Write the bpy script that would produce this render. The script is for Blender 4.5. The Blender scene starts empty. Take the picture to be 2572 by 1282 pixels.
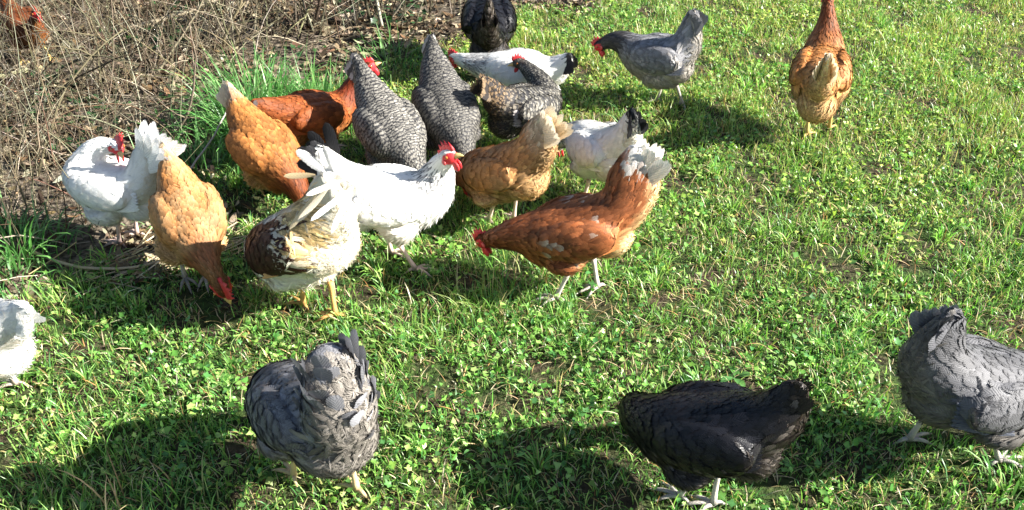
import bpy, math
import numpy as np
from mathutils import Vector
from mathutils.bvhtree import BVHTree

SC = bpy.context.scene
COL = SC.collection

# ------------------------------------------------------------------ camera
cam_d = bpy.data.cameras.new('camera')
cam = bpy.data.objects.new('camera', cam_d)
COL.objects.link(cam)
cam_d.sensor_width = 36.0
cam_d.lens = 36.0 * 2227.0 / 2572.0
cam_d.clip_start = 0.02
cam_d.clip_end = 400.0
cam.location = (0, 0, 1.5)
cam.rotation_euler = (math.radians(90 - 34.7), 0, 0)
SC.camera = cam

# ------------------------------------------------------------------ sky, sun, exposure
SUN_EL = math.radians(31.0)
SUN_AZ = math.radians(-9.0)          # measured from +x (right of the picture) towards +y (away)
world = bpy.data.worlds.new('World')
SC.world = world
world.use_nodes = True
wn = world.node_tree
sky = wn.nodes.new('ShaderNodeTexSky')
sky.sky_type = 'NISHITA'
sky.sun_disc = False
sky.sun_elevation = SUN_EL
sky.sun_rotation = math.radians(90) - SUN_AZ
bg = wn.nodes['Background']
bg.inputs['Strength'].default_value = 0.05
wn.links.new(sky.outputs['Color'], bg.inputs['Color'])
sun_d = bpy.data.lights.new('sun', 'SUN')
sun_d.energy = 5.0
sun_d.angle = math.radians(0.5)
sun_d.color = (1.0, 0.965, 0.90)
sun = bpy.data.objects.new('sun', sun_d)
COL.objects.link(sun)
sdir = Vector((math.cos(SUN_EL) * math.cos(SUN_AZ), math.cos(SUN_EL) * math.sin(SUN_AZ), math.sin(SUN_EL)))
sun.rotation_euler = sdir.to_track_quat('Z', 'Y').to_euler()
sun.location = (6, 0, 5)
SC.view_settings.view_transform = 'Standard'
SC.view_settings.look = 'None'
SC.view_settings.exposure = 1.86
SC.view_settings.gamma = 1.0
SC.view_settings.use_curve_mapping = False

# ------------------------------------------------------------------ helpers
def sm(a, b, x):
    t = np.clip((x - a) / (b - a), 0, 1)
    return t * t * (3 - 2 * t)

def wnoise(p, scale, seed, octv=3):
    """smooth noise from summed sines, about -1..1; p is (N,2) or (N,3)"""
    r = np.random.RandomState(seed)
    p = np.asarray(p, float)
    out = np.zeros(len(p)); amp = 1.0; tot = 0
    f = 1.0 / scale
    for o in range(octv):
        for k in range(5):
            d = r.normal(size=p.shape[1]); d /= np.linalg.norm(d)
            out += amp * np.sin(p @ d * f * 2.2 * r.uniform(.7, 1.3) + r.uniform(0, 6.28)) / 2.2
        tot += amp
        amp *= .55; f *= 2.1
    return out / tot

def ground_h(x, y):
    p = np.stack([np.ravel(x), np.ravel(y)], 1)
    return .010 * wnoise(p, .5, 11, 2) + .005 * wnoise(p, .11, 12, 2)

def gh(x, y):
    return float(ground_h(np.array([x]), np.array([y]))[0])

LITTER_EDGE = np.array([(-9, 1.75), (-1.65, 1.87), (-1.34, 1.92), (-1.21, 2.1), (-1.0, 2.16), (-1.0, 2.28), (-1.1, 2.5), (-1.08, 2.75),
                        (-1.04, 2.98), (-.88, 3.25), (-.69, 3.43), (-.52, 3.66), (-.32, 3.84), (-.16, 4.0), (.03, 4.19),
                        (.39, 4.37), (.68, 4.84), (1.44, 6.55), (4, 12)])

def litter(x, y):
    """signed distance to the litter edge, positive inside the litter (left / far side)"""
    P = np.stack([np.ravel(x), np.ravel(y)], 1)
    best = np.full(len(P), 1e9); sgn = np.zeros(len(P))
    for a, b in zip(LITTER_EDGE[:-1], LITTER_EDGE[1:]):
        ab = b - a
        t = np.clip(((P - a) @ ab) / (ab @ ab), 0, 1)
        q = a + t[:, None] * ab
        d = np.hypot(*(P - q).T)
        cr = ab[0] * (P[:, 1] - a[1]) - ab[1] * (P[:, 0] - a[0])
        upd = d < best - 1e-9
        best = np.where(upd, d, best)
        sgn = np.where(upd, np.sign(cr), sgn)
    return best * sgn + .07 * wnoise(P, .22, 5, 3)

def np_mesh(name, V, faces, mat=None, col=None, uv=None, smooth=True):
    """faces: list of (n,k) int arrays.  col: (N,3) per vertex.  uv: (N,2) per vertex."""
    me = bpy.data.meshes.new(name)
    V = np.asarray(V, np.float32)
    me.vertices.add(len(V)); me.vertices.foreach_set('co', V.ravel())
    faces = [np.asarray(f, np.int32) for f in faces if len(f)]
    loops = np.concatenate([f.ravel() for f in faces])
    sizes = np.concatenate([np.full(len(f), f.shape[1], np.int32) for f in faces])
    starts = np.concatenate([[0], np.cumsum(sizes)[:-1]]).astype(np.int32)
    me.loops.add(len(loops)); me.loops.foreach_set('vertex_index', loops)
    me.polygons.add(len(sizes)); me.polygons.foreach_set('loop_start', starts); me.polygons.foreach_set('loop_total', sizes)
    me.polygons.foreach_set('use_smooth', np.full(len(sizes), smooth))
    if col is not None:
        a = me.attributes.new('Col', 'FLOAT_COLOR', 'POINT')
        c = np.ones((len(V), 4), np.float32); c[:, :3] = np.clip(col, 0, 1)
        a.data.foreach_set('color', c.ravel())
    if uv is not None:
        a = me.attributes.new('fuv', 'FLOAT2', 'POINT')
        a.data.foreach_set('vector', np.asarray(uv, np.float32).ravel())
    me.update(calc_edges=True)
    if mat:
        me.materials.append(mat)
    return me

def obj(name, me, parent=None, kind=None):
    o = bpy.data.objects.new(name, me)
    COL.objects.link(o)
    if parent:
        o.parent = parent
    if kind:
        o['kind'] = kind
    return o

def tag(o, label, cat, group=None, kind=None):
    o['label'] = label
    if cat: o['category'] = cat
    if group: o['group'] = group
    if kind: o['kind'] = kind
    return o

def empty(name, loc, rz=0.0):
    o = bpy.data.objects.new(name, None)
    o.empty_display_size = .05
    COL.objects.link(o)
    o.location = loc; o.rotation_euler = (0, 0, rz)
    return o

class Geo:
    def __init__(s):
        s.V = []; s.F4 = []; s.F3 = []; s.C = []; s.U = []; s.n = 0
    def add(s, V, f4=None, f3=None, col=(1, 1, 1), uv=None):
        V = np.asarray(V, float).reshape(-1, 3)
        s.V.append(V)
        if f4 is not None and len(f4): s.F4.append(np.asarray(f4).reshape(-1, 4) + s.n)
        if f3 is not None and len(f3): s.F3.append(np.asarray(f3).reshape(-1, 3) + s.n)
        c = np.asarray(col, float)
        s.C.append(np.tile(c, (len(V), 1)) if c.ndim == 1 else c)
        s.U.append(np.zeros((len(V), 2)) if uv is None else uv)
        s.n += len(V)
    def mesh(s, name, mat):
        f = []
        if s.F4: f.append(np.concatenate(s.F4))
        if s.F3: f.append(np.concatenate(s.F3))
        return np_mesh(name, np.concatenate(s.V), f, mat, np.concatenate(s.C), np.concatenate(s.U))

def unit(v):
    v = np.asarray(v, float)
    return v / (np.linalg.norm(v, axis=-1, keepdims=True) + 1e-12)

def tube(g, pts, rad, sides=6, col=(1, 1, 1), cap=True):
    pts = np.asarray(pts, float); n = len(pts)
    rad = np.broadcast_to(np.asarray(rad, float), (n,))
    t = unit(np.gradient(pts, axis=0))
    ref = np.array([0, 0, 1.]) if abs(t[:, 2]).mean() < .8 else np.array([1., 0, 0])
    a = unit(np.cross(t, ref)); b = np.cross(t, a)
    th = np.arange(sides) / sides * 2 * np.pi
    V = pts[:, None] + rad[:, None, None] * (np.cos(th)[None, :, None] * a[:, None] + np.sin(th)[None, :, None] * b[:, None])
    V = V.reshape(-1, 3)
    i = np.arange(n - 1)[:, None] * sides; j = np.arange(sides)[None]; k = (j + 1) % sides
    f4 = np.stack([i + j, i + k, i + sides + k, i + sides + j], -1).reshape(-1, 4)
    f3 = None
    if cap:
        V = np.concatenate([V, pts[:1], pts[-1:]])
        jj = np.arange(sides); kk = (jj + 1) % sides
        f3 = np.concatenate([np.stack([kk, jj, np.full(sides, n * sides)], 1),
                             np.stack([(n - 1) * sides + jj, (n - 1) * sides + kk, np.full(sides, n * sides + 1)], 1)])
    c = np.asarray(col, float)
    if c.ndim == 2:
        c = np.repeat(c, sides, 0)
        if cap: c = np.concatenate([c, c[:1], c[-1:]])
    g.add(V, f4, f3, c)

def ellipsoid(g, c, R, col=(1, 1, 1), axes=np.eye(3), nu=12, nv=8):
    """axes rows are unit vectors of the three radii"""
    u = np.arange(nu) / nu * 2 * np.pi; v = (np.arange(nv - 1) + 1) / nv * np.pi
    S = np.stack([np.sin(v)[:, None] * np.cos(u), np.sin(v)[:, None] * np.sin(u), np.cos(v)[:, None] * np.ones(nu)], -1).reshape(-1, 3)
    S = np.concatenate([S, [[0, 0, 1], [0, 0, -1]]])
    V = np.asarray(c) + (S * np.asarray(R)) @ np.asarray(axes)
    i = np.arange(nv - 2)[:, None] * nu; j = np.arange(nu)[None]; k = (j + 1) % nu
    f4 = np.stack([i + j, i + nu + j, i + nu + k, i + k], -1).reshape(-1, 4)
    jj = np.arange(nu); kk = (jj + 1) % nu; T = (nv - 1) * nu
    f3 = np.concatenate([np.stack([jj, kk, np.full(nu, T)], 1), np.stack([(nv - 2) * nu + kk, (nv - 2) * nu + jj, np.full(nu, T + 1)], 1)])
    g.add(V, f4, f3, col)

def catmull(K, t):
    K = np.asarray(K, float); n = len(K)
    Kp = np.concatenate([[2 * K[0] - K[1]], K, [2 * K[-1] - K[-2]]])
    i = np.clip(np.floor(t).astype(int), 0, n - 2); f = (t - i)[:, None]
    a, b, c, d = Kp[i], Kp[i + 1], Kp[i + 2], Kp[i + 3]
    return .5 * (2 * b + (c - a) * f + (2 * a - 5 * b + 4 * c - d) * f ** 2 + (3 * b - a - 3 * c + d) * f ** 3)

# ------------------------------------------------------------------ materials
def base_mat(name, rough=.6, spec=.3):
    m = bpy.data.materials.new(name); m.use_nodes = True
    nt = m.node_tree; b = nt.nodes['Principled BSDF']
    b.inputs['Roughness'].default_value = rough
    b.inputs['Specular IOR Level'].default_value = spec
    return m, nt, b

def attr(nt, name):
    a = nt.nodes.new('ShaderNodeAttribute'); a.attribute_name = name
    return a

def node(nt, t, **kw):
    n = nt.nodes.new(t)
    for k, v in kw.items(): setattr(n, k, v)
    return n

def math_n(nt, op, a, b=None, c=None):
    n = nt.nodes.new('ShaderNodeMath'); n.operation = op
    for i, v in enumerate((a, b, c)):
        if v is None: continue
        if isinstance(v, (int, float)): n.inputs[i].default_value = v
        else: nt.links.new(v, n.inputs[i])
    return n.outputs[0]

def mixc(nt, fac, a, b, blend='MIX'):
    n = nt.nodes.new('ShaderNodeMix'); n.data_type = 'RGBA'; n.blend_type = blend
    for key, v in ((0, fac), (6, a), (7, b)):
        if isinstance(v, (int, float)): n.inputs[key].default_value = v
        elif isinstance(v, tuple): n.inputs[key].default_value = v
        else: nt.links.new(v, n.inputs[key])
    return n.outputs[2]

def leaf_mat(name, trans=.35, rough=.38, spec=.45):
    m, nt, b = base_mat(name, rough, spec)
    a = attr(nt, 'Col')
    nt.links.new(a.outputs['Color'], b.inputs['Base Color'])
    tr = node(nt, 'ShaderNodeBsdfTranslucent')
    hs = node(nt, 'ShaderNodeHueSaturation')
    hs.inputs['Saturation'].default_value = 1.1; hs.inputs['Value'].default_value = 1.5
    nt.links.new(a.outputs['Color'], hs.inputs['Color']); nt.links.new(hs.outputs['Color'], tr.inputs['Color'])
    mx = node(nt, 'ShaderNodeMixShader'); mx.inputs[0].default_value = trans
    nt.links.new(b.outputs[0], mx.inputs[1]); nt.links.new(tr.outputs[0], mx.inputs[2])
    nt.links.new(mx.outputs[0], nt.nodes['Material Output'].inputs['Surface'])
    return m

def feather_mat(name, barred=False, rough=.55, spec=.25, trans=0.0, dark=(.018, .018, .022), nb=2.0, amount=1.0, fray=.32):
    m, nt, b = base_mat(name, rough, spec)
    a = attr(nt, 'Col'); u = attr(nt, 'fuv')
    sx = node(nt, 'ShaderNodeSeparateXYZ'); nt.links.new(u.outputs['Vector'], sx.inputs[0])
    U, V = sx.outputs[0], sx.outputs[1]
    # barbs: fine slanting striation on each feather, mirrored about the shaft
    sl = math_n(nt, 'SUBTRACT', math_n(nt, 'MULTIPLY', V, 60.0), math_n(nt, 'MULTIPLY', math_n(nt, 'ABSOLUTE', U), 16.0))
    tc = node(nt, 'ShaderNodeTexCoord')
    nz = node(nt, 'ShaderNodeTexNoise'); nz.inputs['Scale'].default_value = 260.0; nz.inputs['Detail'].default_value = 2.0
    nt.links.new(tc.outputs['Object'], nz.inputs['Vector'])
    sl = math_n(nt, 'ADD', sl, math_n(nt, 'MULTIPLY', nz.outputs['Fac'], 5.0))
    st = math_n(nt, 'SINE', sl)
    col = a.outputs['Color']
    if barred:
        nz2 = node(nt, 'ShaderNodeTexNoise'); nz2.inputs['Scale'].default_value = 60.0
        nt.links.new(tc.outputs['Object'], nz2.inputs['Vector'])
        ph = math_n(nt, 'ADD', math_n(nt, 'MULTIPLY', V, 6.283 * nb), math_n(nt, 'MULTIPLY', nz2.outputs['Fac'], 4.5))
        ph = math_n(nt, 'ADD', ph, math_n(nt, 'MULTIPLY', math_n(nt, 'ABSOLUTE', U), -.9))
        sq = math_n(nt, 'SINE', ph)
        rmp = node(nt, 'ShaderNodeMapRange'); rmp.inputs[1].default_value = -.25; rmp.inputs[2].default_value = .35
        nt.links.new(sq, rmp.inputs[0])
        col = mixc(nt, math_n(nt, 'MULTIPLY', rmp.outputs[0], amount), col, (*dark, 1))
    k = math_n(nt, 'ADD', math_n(nt, 'MULTIPLY', st, .13), 1.0)
    cc = node(nt, 'ShaderNodeCombineXYZ')
    for i in range(3): nt.links.new(k, cc.inputs[i])
    col = mixc(nt, 1.0, col, cc.outputs[0], 'MULTIPLY')
    nt.links.new(col, b.inputs['Base Color'])
    bp = node(nt, 'ShaderNodeBump'); bp.inputs['Strength'].default_value = .25; bp.inputs['Distance'].default_value = .001
    nt.links.new(st, bp.inputs['Height']); nt.links.new(bp.outputs[0], b.inputs['Normal'])
    sh = b.outputs[0]
    tr = node(nt, 'ShaderNodeBsdfTranslucent'); nt.links.new(col, tr.inputs['Color'])
    mx = node(nt, 'ShaderNodeMixShader'); mx.inputs[0].default_value = max(trans, .08)
    nt.links.new(sh, mx.inputs[1]); nt.links.new(tr.outputs[0], mx.inputs[2]); sh = mx.outputs[0]
    # frayed vane edge: each barb ends at its own length
    bi = math_n(nt, 'FLOOR', math_n(nt, 'MULTIPLY', math_n(nt, 'SUBTRACT', math_n(nt, 'MULTIPLY', V, 26.0), math_n(nt, 'MULTIPLY', math_n(nt, 'ABSOLUTE', U), 6.0)), 1.0))
    wv = node(nt, 'ShaderNodeTexWhiteNoise'); wv.noise_dimensions = '2D'
    cv = node(nt, 'ShaderNodeCombineXYZ'); nt.links.new(bi, cv.inputs[0]); nt.links.new(math_n(nt, 'SIGN', U), cv.inputs[1])
    nt.links.new(cv.outputs[0], wv.inputs['Vector'])
    edge = math_n(nt, 'MAXIMUM', math_n(nt, 'ABSOLUTE', U), math_n(nt, 'DIVIDE', math_n(nt, 'SUBTRACT', V, .45), .55))
    rr = math_n(nt, 'ADD', math_n(nt, 'MULTIPLY', wv.outputs['Value'], fray), math_n(nt, 'MULTIPLY', nz.outputs['Fac'], fray))
    cut = math_n(nt, 'GREATER_THAN', math_n(nt, 'ADD', edge, rr), 1.0 + fray * .55)
    tp = node(nt, 'ShaderNodeBsdfTransparent'); m2 = node(nt, 'ShaderNodeMixShader')
    nt.links.new(cut, m2.inputs[0]); nt.links.new(sh, m2.inputs[1]); nt.links.new(tp.outputs[0], m2.inputs[2])
    nt.links.new(m2.outputs[0], nt.nodes['Material Output'].inputs['Surface'])
    return m

def skin_mat(name, rough=.45, spec=.4, bump=.3, scale=300.0, sss=0.0):
    m, nt, b = base_mat(name, rough, spec)
    a = attr(nt, 'Col')
    tc = node(nt, 'ShaderNodeTexCoord')
    nz = node(nt, 'ShaderNodeTexNoise'); nz.inputs['Scale'].default_value = scale; nz.inputs['Detail'].default_value = 3.0
    nt.links.new(tc.outputs['Object'], nz.inputs['Vector'])
    k = math_n(nt, 'ADD', math_n(nt, 'MULTIPLY', nz.outputs['Fac'], .5), .75)
    cc = node(nt, 'ShaderNodeCombineXYZ')
    for i in range(3): nt.links.new(k, cc.inputs[i])
    nt.links.new(mixc(nt, 1.0, a.outputs['Color'], cc.outputs[0], 'MULTIPLY'), b.inputs['Base Color'])
    bp = node(nt, 'ShaderNodeBump'); bp.inputs['Strength'].default_value = bump; bp.inputs['Distance'].default_value = .002
    nt.links.new(nz.outputs['Fac'], bp.inputs['Height']); nt.links.new(bp.outputs[0], b.inputs['Normal'])
    if sss:
        b.inputs['Subsurface Weight'].default_value = sss
        b.inputs['Subsurface Radius'].default_value = (.006, .002, .001)
    return m

M_GRASS = leaf_mat('grass_leaf')
M_STRAW = leaf_mat('dry_straw', .12, .6, .25)
M_LITTER = leaf_mat('dead_leaf', .12, .7, .2)
M_WOOD = skin_mat('bark', .8, .2, .6, 220.0)
M_FEATHER = feather_mat('plain_feather')
M_BLACK = feather_mat('black_feather', rough=.4, spec=.3)
M_BARRED = feather_mat('barred_feather', barred=True, nb=3.0, amount=.9)
M_SPECKLED = feather_mat('speckled_feather', barred=True, nb=1.5, amount=.9)
M_TAIL = feather_mat('tail_feather_vane', trans=.22, fray=.16)
M_COMB = skin_mat('red_comb', .4, .45, .5, 500.0, .15)
M_LEG = skin_mat('scaly_leg', .5, .4, .8, 420.0)
M_HORN = skin_mat('beak_horn', .35, .5, .1)
M_EYE = skin_mat('eye', .08, .8, 0.0)

# ------------------------------------------------------------------ ground
def axis_pts(lo, hi, step, far_lo, far_hi):
    mid = np.arange(lo, hi + 1e-6, step)
    out_hi = hi + (far_hi - hi) * (np.linspace(0, 1, 14)[1:] ** 2.4)
    out_lo = lo - (lo - far_lo) * (np.linspace(0, 1, 14)[1:] ** 2.4)
    return np.concatenate([out_lo[::-1], mid, out_hi])
gx = axis_pts(-3.6, 3.6, .03, -45, 45); gy = axis_pts(.5, 6.0, .03, -40, 60)
GX, GY = np.meshgrid(gx, gy)
GZ = ground_h(GX, GY).reshape(GX.shape)
GP = np.stack([GX, GY, GZ], -1).reshape(-1, 3)
ny, nx = GX.shape
ii = (np.arange(ny - 1)[:, None] * nx + np.arange(nx - 1)[None]).ravel()
GF = np.stack([ii, ii + 1, ii + nx + 1, ii + nx], 1)
lm = sm(-.05, .06, litter(GX, GY))
gc = np.stack([lm, np.zeros_like(lm), np.zeros_like(lm)], 1)
def ground_mat():
    m, nt, b = base_mat('soil', .9, .15)
    a = attr(nt, 'Col'); sx = node(nt, 'ShaderNodeSeparateColor'); nt.links.new(a.outputs['Color'], sx.inputs[0])
    tc = node(nt, 'ShaderNodeTexCoord')
    def noise(s, d=6.0):
        n = node(nt, 'ShaderNodeTexNoise'); n.inputs['Scale'].default_value = s; n.inputs['Detail'].default_value = d
        nt.links.new(tc.outputs['Object'], n.inputs['Vector']); return n.outputs['Fac']
    def ramp(f, stops):
        r = node(nt, 'ShaderNodeValToRGB'); nt.links.new(f, r.inputs[0])
        el = r.color_ramp.elements
        el[0].position, el[0].color = stops[0][0], (*stops[0][1], 1)
        el[1].position, el[1].color = stops[-1][0], (*stops[-1][1], 1)
        for p, c in stops[1:-1]:
            e = el.new(p); e.color = (*c, 1)
        return r.outputs[0]
    n1, n2, n3 = noise(55.0), noise(9.0), noise(240.0, 3.0)
    soil = ramp(n1, [(.3, (.022, .016, .010)), (.55, (.06, .045, .028)), (.75, (.13, .10, .065))])
    moss = ramp(n1, [(.3, (.015, .025, .008)), (.6, (.045, .075, .018)), (.8, (.09, .11, .03))])
    lawn = mixc(nt, ramp(n2, [(.42, (0, 0, 0)), (.6, (1, 1, 1))]), moss, soil)
    lit = ramp(n1, [(.3, (.012, .009, .006)), (.48, (.09, .072, .052)), (.62, (.19, .155, .115)), (.8, (.32, .275, .21))])
    nt.links.new(mixc(nt, sx.outputs[0], lawn, lit), b.inputs['Base Color'])
    bp = node(nt, 'ShaderNodeBump'); bp.inputs['Strength'].default_value = .9; bp.inputs['Distance'].default_value = .012
    h = math_n(nt, 'ADD', n1, math_n(nt, 'MULTIPLY', n3, .4))
    nt.links.new(h, bp.inputs['Height']); nt.links.new(bp.outputs[0], b.inputs['Normal'])
    return m
g_o = obj('ground', np_mesh('ground', GP, [GF], ground_mat(), gc))
g_o['kind'] = 'structure'; g_o['label'] = 'bare brown soil and leaf mould under the grass and brambles'

# ------------------------------------------------------------------ grass and lawn leaves
RS = np.random.RandomState(7)
def in_view(x, y, m=1.12):
    """inside the ground area the picture shows, with a margin"""
    return (np.abs(x) < m * (.62 * y + .42)) & (y > 1.0) & (y < 5.2)

def scatter(n, dens_out=.1, x=(-3.4, 3.4), y=(.6, 6.0)):
    X = RS.uniform(*x, n); Y = RS.uniform(*y, n)
    k = in_view(X, Y) | (RS.rand(n) < dens_out)
    return X[k], Y[k]

def blades(X, Y, L, W, lean, az, col, tipcol, curve=1.0, z0=None, seg=3):
    """curved tapering grass blades: returns V, F4, F3, C"""
    n = len(X)
    Z = ground_h(X, Y) - .004 if z0 is None else z0
    d = np.stack([np.cos(az), np.sin(az), np.zeros(n)], 1)
    tw = RS.uniform(-.9, .9, n)
    s = np.stack([-np.sin(az + tw), np.cos(az + tw), np.zeros(n)], 1)
    rows = []; cols = []
    pos = np.stack([X, Y, Z], 1); ang = lean * .35
    for k in range(seg + 1):
        w = W * (1.0, .95, .8, .55, .3)[int(round(k * 4 / seg * .8))] if k < seg else 0 * W
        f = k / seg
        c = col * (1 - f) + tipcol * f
        if k < seg:
            rows += [pos - s * w[:, None] / 2, pos + s * w[:, None] / 2]; cols += [c, c]
        else:
            rows.append(pos); cols.append(c)
        st = L / seg
        pos = pos + (d * np.sin(ang)[:, None] + np.array([0, 0, 1.]) * np.cos(ang)[:, None]) * st[:, None]
        ang = ang + lean * .55 * curve * (.6 + .8 * f)
    V = np.stack(rows, 1); C = np.stack(cols, 1); m = V.shape[1]
    b = (np.arange(n) * m)[:, None]
    f4 = np.concatenate([b + np.array([[2 * k, 2 * k + 1, 2 * k + 3, 2 * k + 2]]) for k in range(seg - 1)])
    f3 = b + np.array([[2 * seg - 2, 2 * seg - 1, 2 * seg]])
    return V.reshape(-1, 3), f4, f3, C.reshape(-1, 3)

def pick(pal, n, jit=.18):
    pal = np.asarray(pal); c = pal[RS.randint(len(pal), size=n)]
    return c * np.exp(RS.normal(0, jit, (n, 1))) * np.exp(RS.normal(0, .05, (n, 3)))

def lobed(X, Y, R, H, nl, col, tilt=.5):
    """small lobed leaves (clover, buttercup, ground ivy) as fans with a raised rim"""
    n = len(X); m = 2 * nl
    th = np.arange(m) / m * 2 * np.pi
    r = np.where(np.arange(m) % 2 == 0, 1.0, .62)
    az = RS.uniform(0, 6.28, n)
    ti = np.abs(RS.normal(0, tilt, n)); ta = RS.uniform(0, 6.28, n)
    nrm = np.stack([np.sin(ti) * np.cos(ta), np.sin(ti) * np.sin(ta), np.cos(ti)], 1)
    a = unit(np.cross(nrm, np.stack([np.cos(az), np.sin(az), .01 + 0 * az], 1))); b = np.cross(nrm, a)
    ctr = np.stack([X, Y, ground_h(X, Y) + H], 1)
    rr = R[:, None] * r[None] * RS.uniform(.75, 1.2, (n, m))
    cup = RS.uniform(-.1, .35, n)[:, None] * R[:, None] * (r[None] ** 2) + RS.normal(0, .08, (n, m)) * R[:, None]
    V = ctr[:, None] + rr[..., None] * (np.cos(th)[None, :, None] * a[:, None] + np.sin(th)[None, :, None] * b[:, None]) + cup[..., None] * nrm[:, None]
    V = np.concatenate([ctr[:, None], V], 1)
    C = np.repeat((col * 1.0)[:, None], m + 1, 1); C[:, 0] *= 1.15
    base = (np.arange(n) * (m + 1))[:, None, None]
    k = np.arange(m)
    f3 = (base + np.stack([np.zeros(m, int), 1 + k, 1 + (k + 1) % m], 1)[None]).reshape(-1, 3)
    return V.reshape(-1, 3), f3, C.reshape(-1, 3)

SCRATCHED = [(.23, 1.88, .085), (.10, 1.64, .075), (-.04, 1.53, .08), (1.16, 2.08, .07), (.56, 1.28, .08), (1.18, 2.42, .05), (.42, 1.93, .05), (.95, 1.75, .05), (-.12, 2.02, .06), (-.62, 1.40, .05)]
def lawn_density(X, Y):
    P = np.stack([X, Y], 1)
    bare = sm(.40, .66, wnoise(P, .13, 31, 3)) * .82
    for bx, by, br in SCRATCHED:
        e = np.hypot(X - bx, (Y - by) * 1.5) / br + .35 * wnoise(P, .05, 32, 2)
        bare = np.maximum(bare, .93 * (1 - sm(.55, 1.1, e)))
    return (1 - sm(-.04, .05, litter(X, Y))) * (1 - bare)

def near_green(C, V):
    """the sward is lusher (less yellow) on the near side of the plot"""
    C = C.copy(); w = 1 - sm(1.5, 3.0, V[:, 1] + .25 * wnoise(V[:, :2], .5, 63, 2))
    C[:, 0] *= 1 - .08 * w; C[:, 2] *= 1 + .08 * w
    return C
G = Geo()
GREENS = [(.07, .17, .028), (.125, .27, .045), (.175, .345, .06), (.25, .41, .085), (.34, .48, .13), (.085, .215, .055)]
YELLOWS = [(.36, .40, .10), (.42, .38, .14), (.26, .36, .07)]
DRY = [(.42, .34, .18), (.34, .25, .11), (.5, .43, .28), (.3, .17, .06)]
# lawn blades
X, Y = scatter(520000, .05)
k = RS.rand(len(X)) < lawn_density(X, Y) * .95
X, Y = X[k], Y[k]; n = len(X)
P = np.stack([X, Y], 1)
tall = sm(.1, .7, wnoise(P, .35, 41, 2))
yel = RS.rand(n) < (.14 + .36 * sm(-.2, .6, wnoise(P, .9, 43, 2) + .35 * (Y - 2.4) + .3 * X - .2))
dry = RS.rand(n) < .07
c = pick(GREENS, n); c[yel] = pick(YELLOWS, yel.sum()); c[dry] = pick(DRY, dry.sum())
L = RS.gamma(6, .0048, n) * (1 + .6 * tall); W = RS.uniform(.0016, .0036, n)
lean = RS.uniform(.25, 1.5, n); az = RS.uniform(0, 6.28, n) + 1.2 * wnoise(P, .5, 44, 1)
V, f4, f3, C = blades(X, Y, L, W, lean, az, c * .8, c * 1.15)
C = near_green(C, V)
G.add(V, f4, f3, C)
# blades growing in small tussocks
X, Y = scatter(4200, .05)
k = RS.rand(len(X)) < lawn_density(X, Y) * sm(-.6, .5, wnoise(np.stack([X, Y], 1), .5, 45, 2))
cx_, cy_ = X[k], Y[k]; nb = RS.randint(12, 46, len(cx_)); q = np.repeat(np.arange(len(cx_)), nb); n = len(q)
az = RS.uniform(0, 6.28, n); rr = np.abs(RS.normal(0, .011, n)); big = RS.uniform(.5, 1.5, len(cx_))[q]
tone = np.exp(RS.normal(0, .2, len(cx_)))[q][:, None]
c = pick(GREENS[1:], n, .12) * tone; dd_ = RS.rand(n) < .08; c[dd_] = pick(DRY, dd_.sum())
V, f4, f3, C = blades(cx_[q] + rr * np.cos(az), cy_[q] + rr * np.sin(az), RS.uniform(.022, .058, n) * big, RS.uniform(.002, .0042, n) * big ** .4,
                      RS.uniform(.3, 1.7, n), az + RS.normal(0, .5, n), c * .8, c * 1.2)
C = near_green(C, V)
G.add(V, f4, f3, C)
# lobed leaves and small oval leaflets
def ovals(X, Y, Lo, Wo, H, col, tilt):
    n = len(X); az = RS.uniform(0, 6.28, n); ti = RS.normal(.25, tilt, n); ro = RS.normal(0, tilt, n)
    d = np.stack([np.cos(az) * np.cos(ti), np.sin(az) * np.cos(ti), np.sin(ti)], 1)
    s_ = unit(np.stack([-np.sin(az), np.cos(az), np.tan(np.clip(ro, -1.2, 1.2))], 1)); nn = np.cross(d, s_)
    c0 = np.stack([X, Y, ground_h(X, Y) + H], 1); rows = []
    for v, w in ((-.5, 0), (-.15, 1), (.25, .85)):
        mid = c0 + d * (Lo * v)[:, None] - nn * (Lo * .5 * v * v)[:, None]
        if w == 0: rows.append(mid)
        else:
            lift_ = nn * (Wo * .2 * w)[:, None]
            rows += [mid - s_ * (Wo * w / 2)[:, None] + lift_, mid, mid + s_ * (Wo * w / 2)[:, None] + lift_]
    rows.append(c0 + d * (Lo * .55)[:, None] - nn * (Lo * .2)[:, None])
    V = np.stack(rows, 1); b = (np.arange(n) * 8)[:, None]
    f4 = np.concatenate([b + np.array([[1, 2, 5, 4]]), b + np.array([[2, 3, 6, 5]])])
    f3 = np.concatenate([b + np.array([q]) for q in ([0, 2, 1], [0, 3, 2], [4, 5, 7], [5, 6, 7])])
    return V.reshape(-1, 3), f4, f3, np.repeat(col, 8, 0)
X, Y = scatter(380000, .05)
P = np.stack([X, Y], 1)
clump = sm(-.35, .3, wnoise(P, .22, 51, 3))
k = RS.rand(len(X)) < lawn_density(X, Y) * (.08 + .50 * clump)
X, Y = X[k], Y[k]; n = len(X); P = P[k]
warm = sm(-.3, .7, wnoise(P, .8, 57, 2) + .3 * (Y - 2.2))[:, None]
c = pick(GREENS, n, .25) * (1 + warm * np.array([.45, .14, .1]))
kind_ = RS.choice([0, 3, 4, 5], n, p=[.62, .16, .12, .10])
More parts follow.
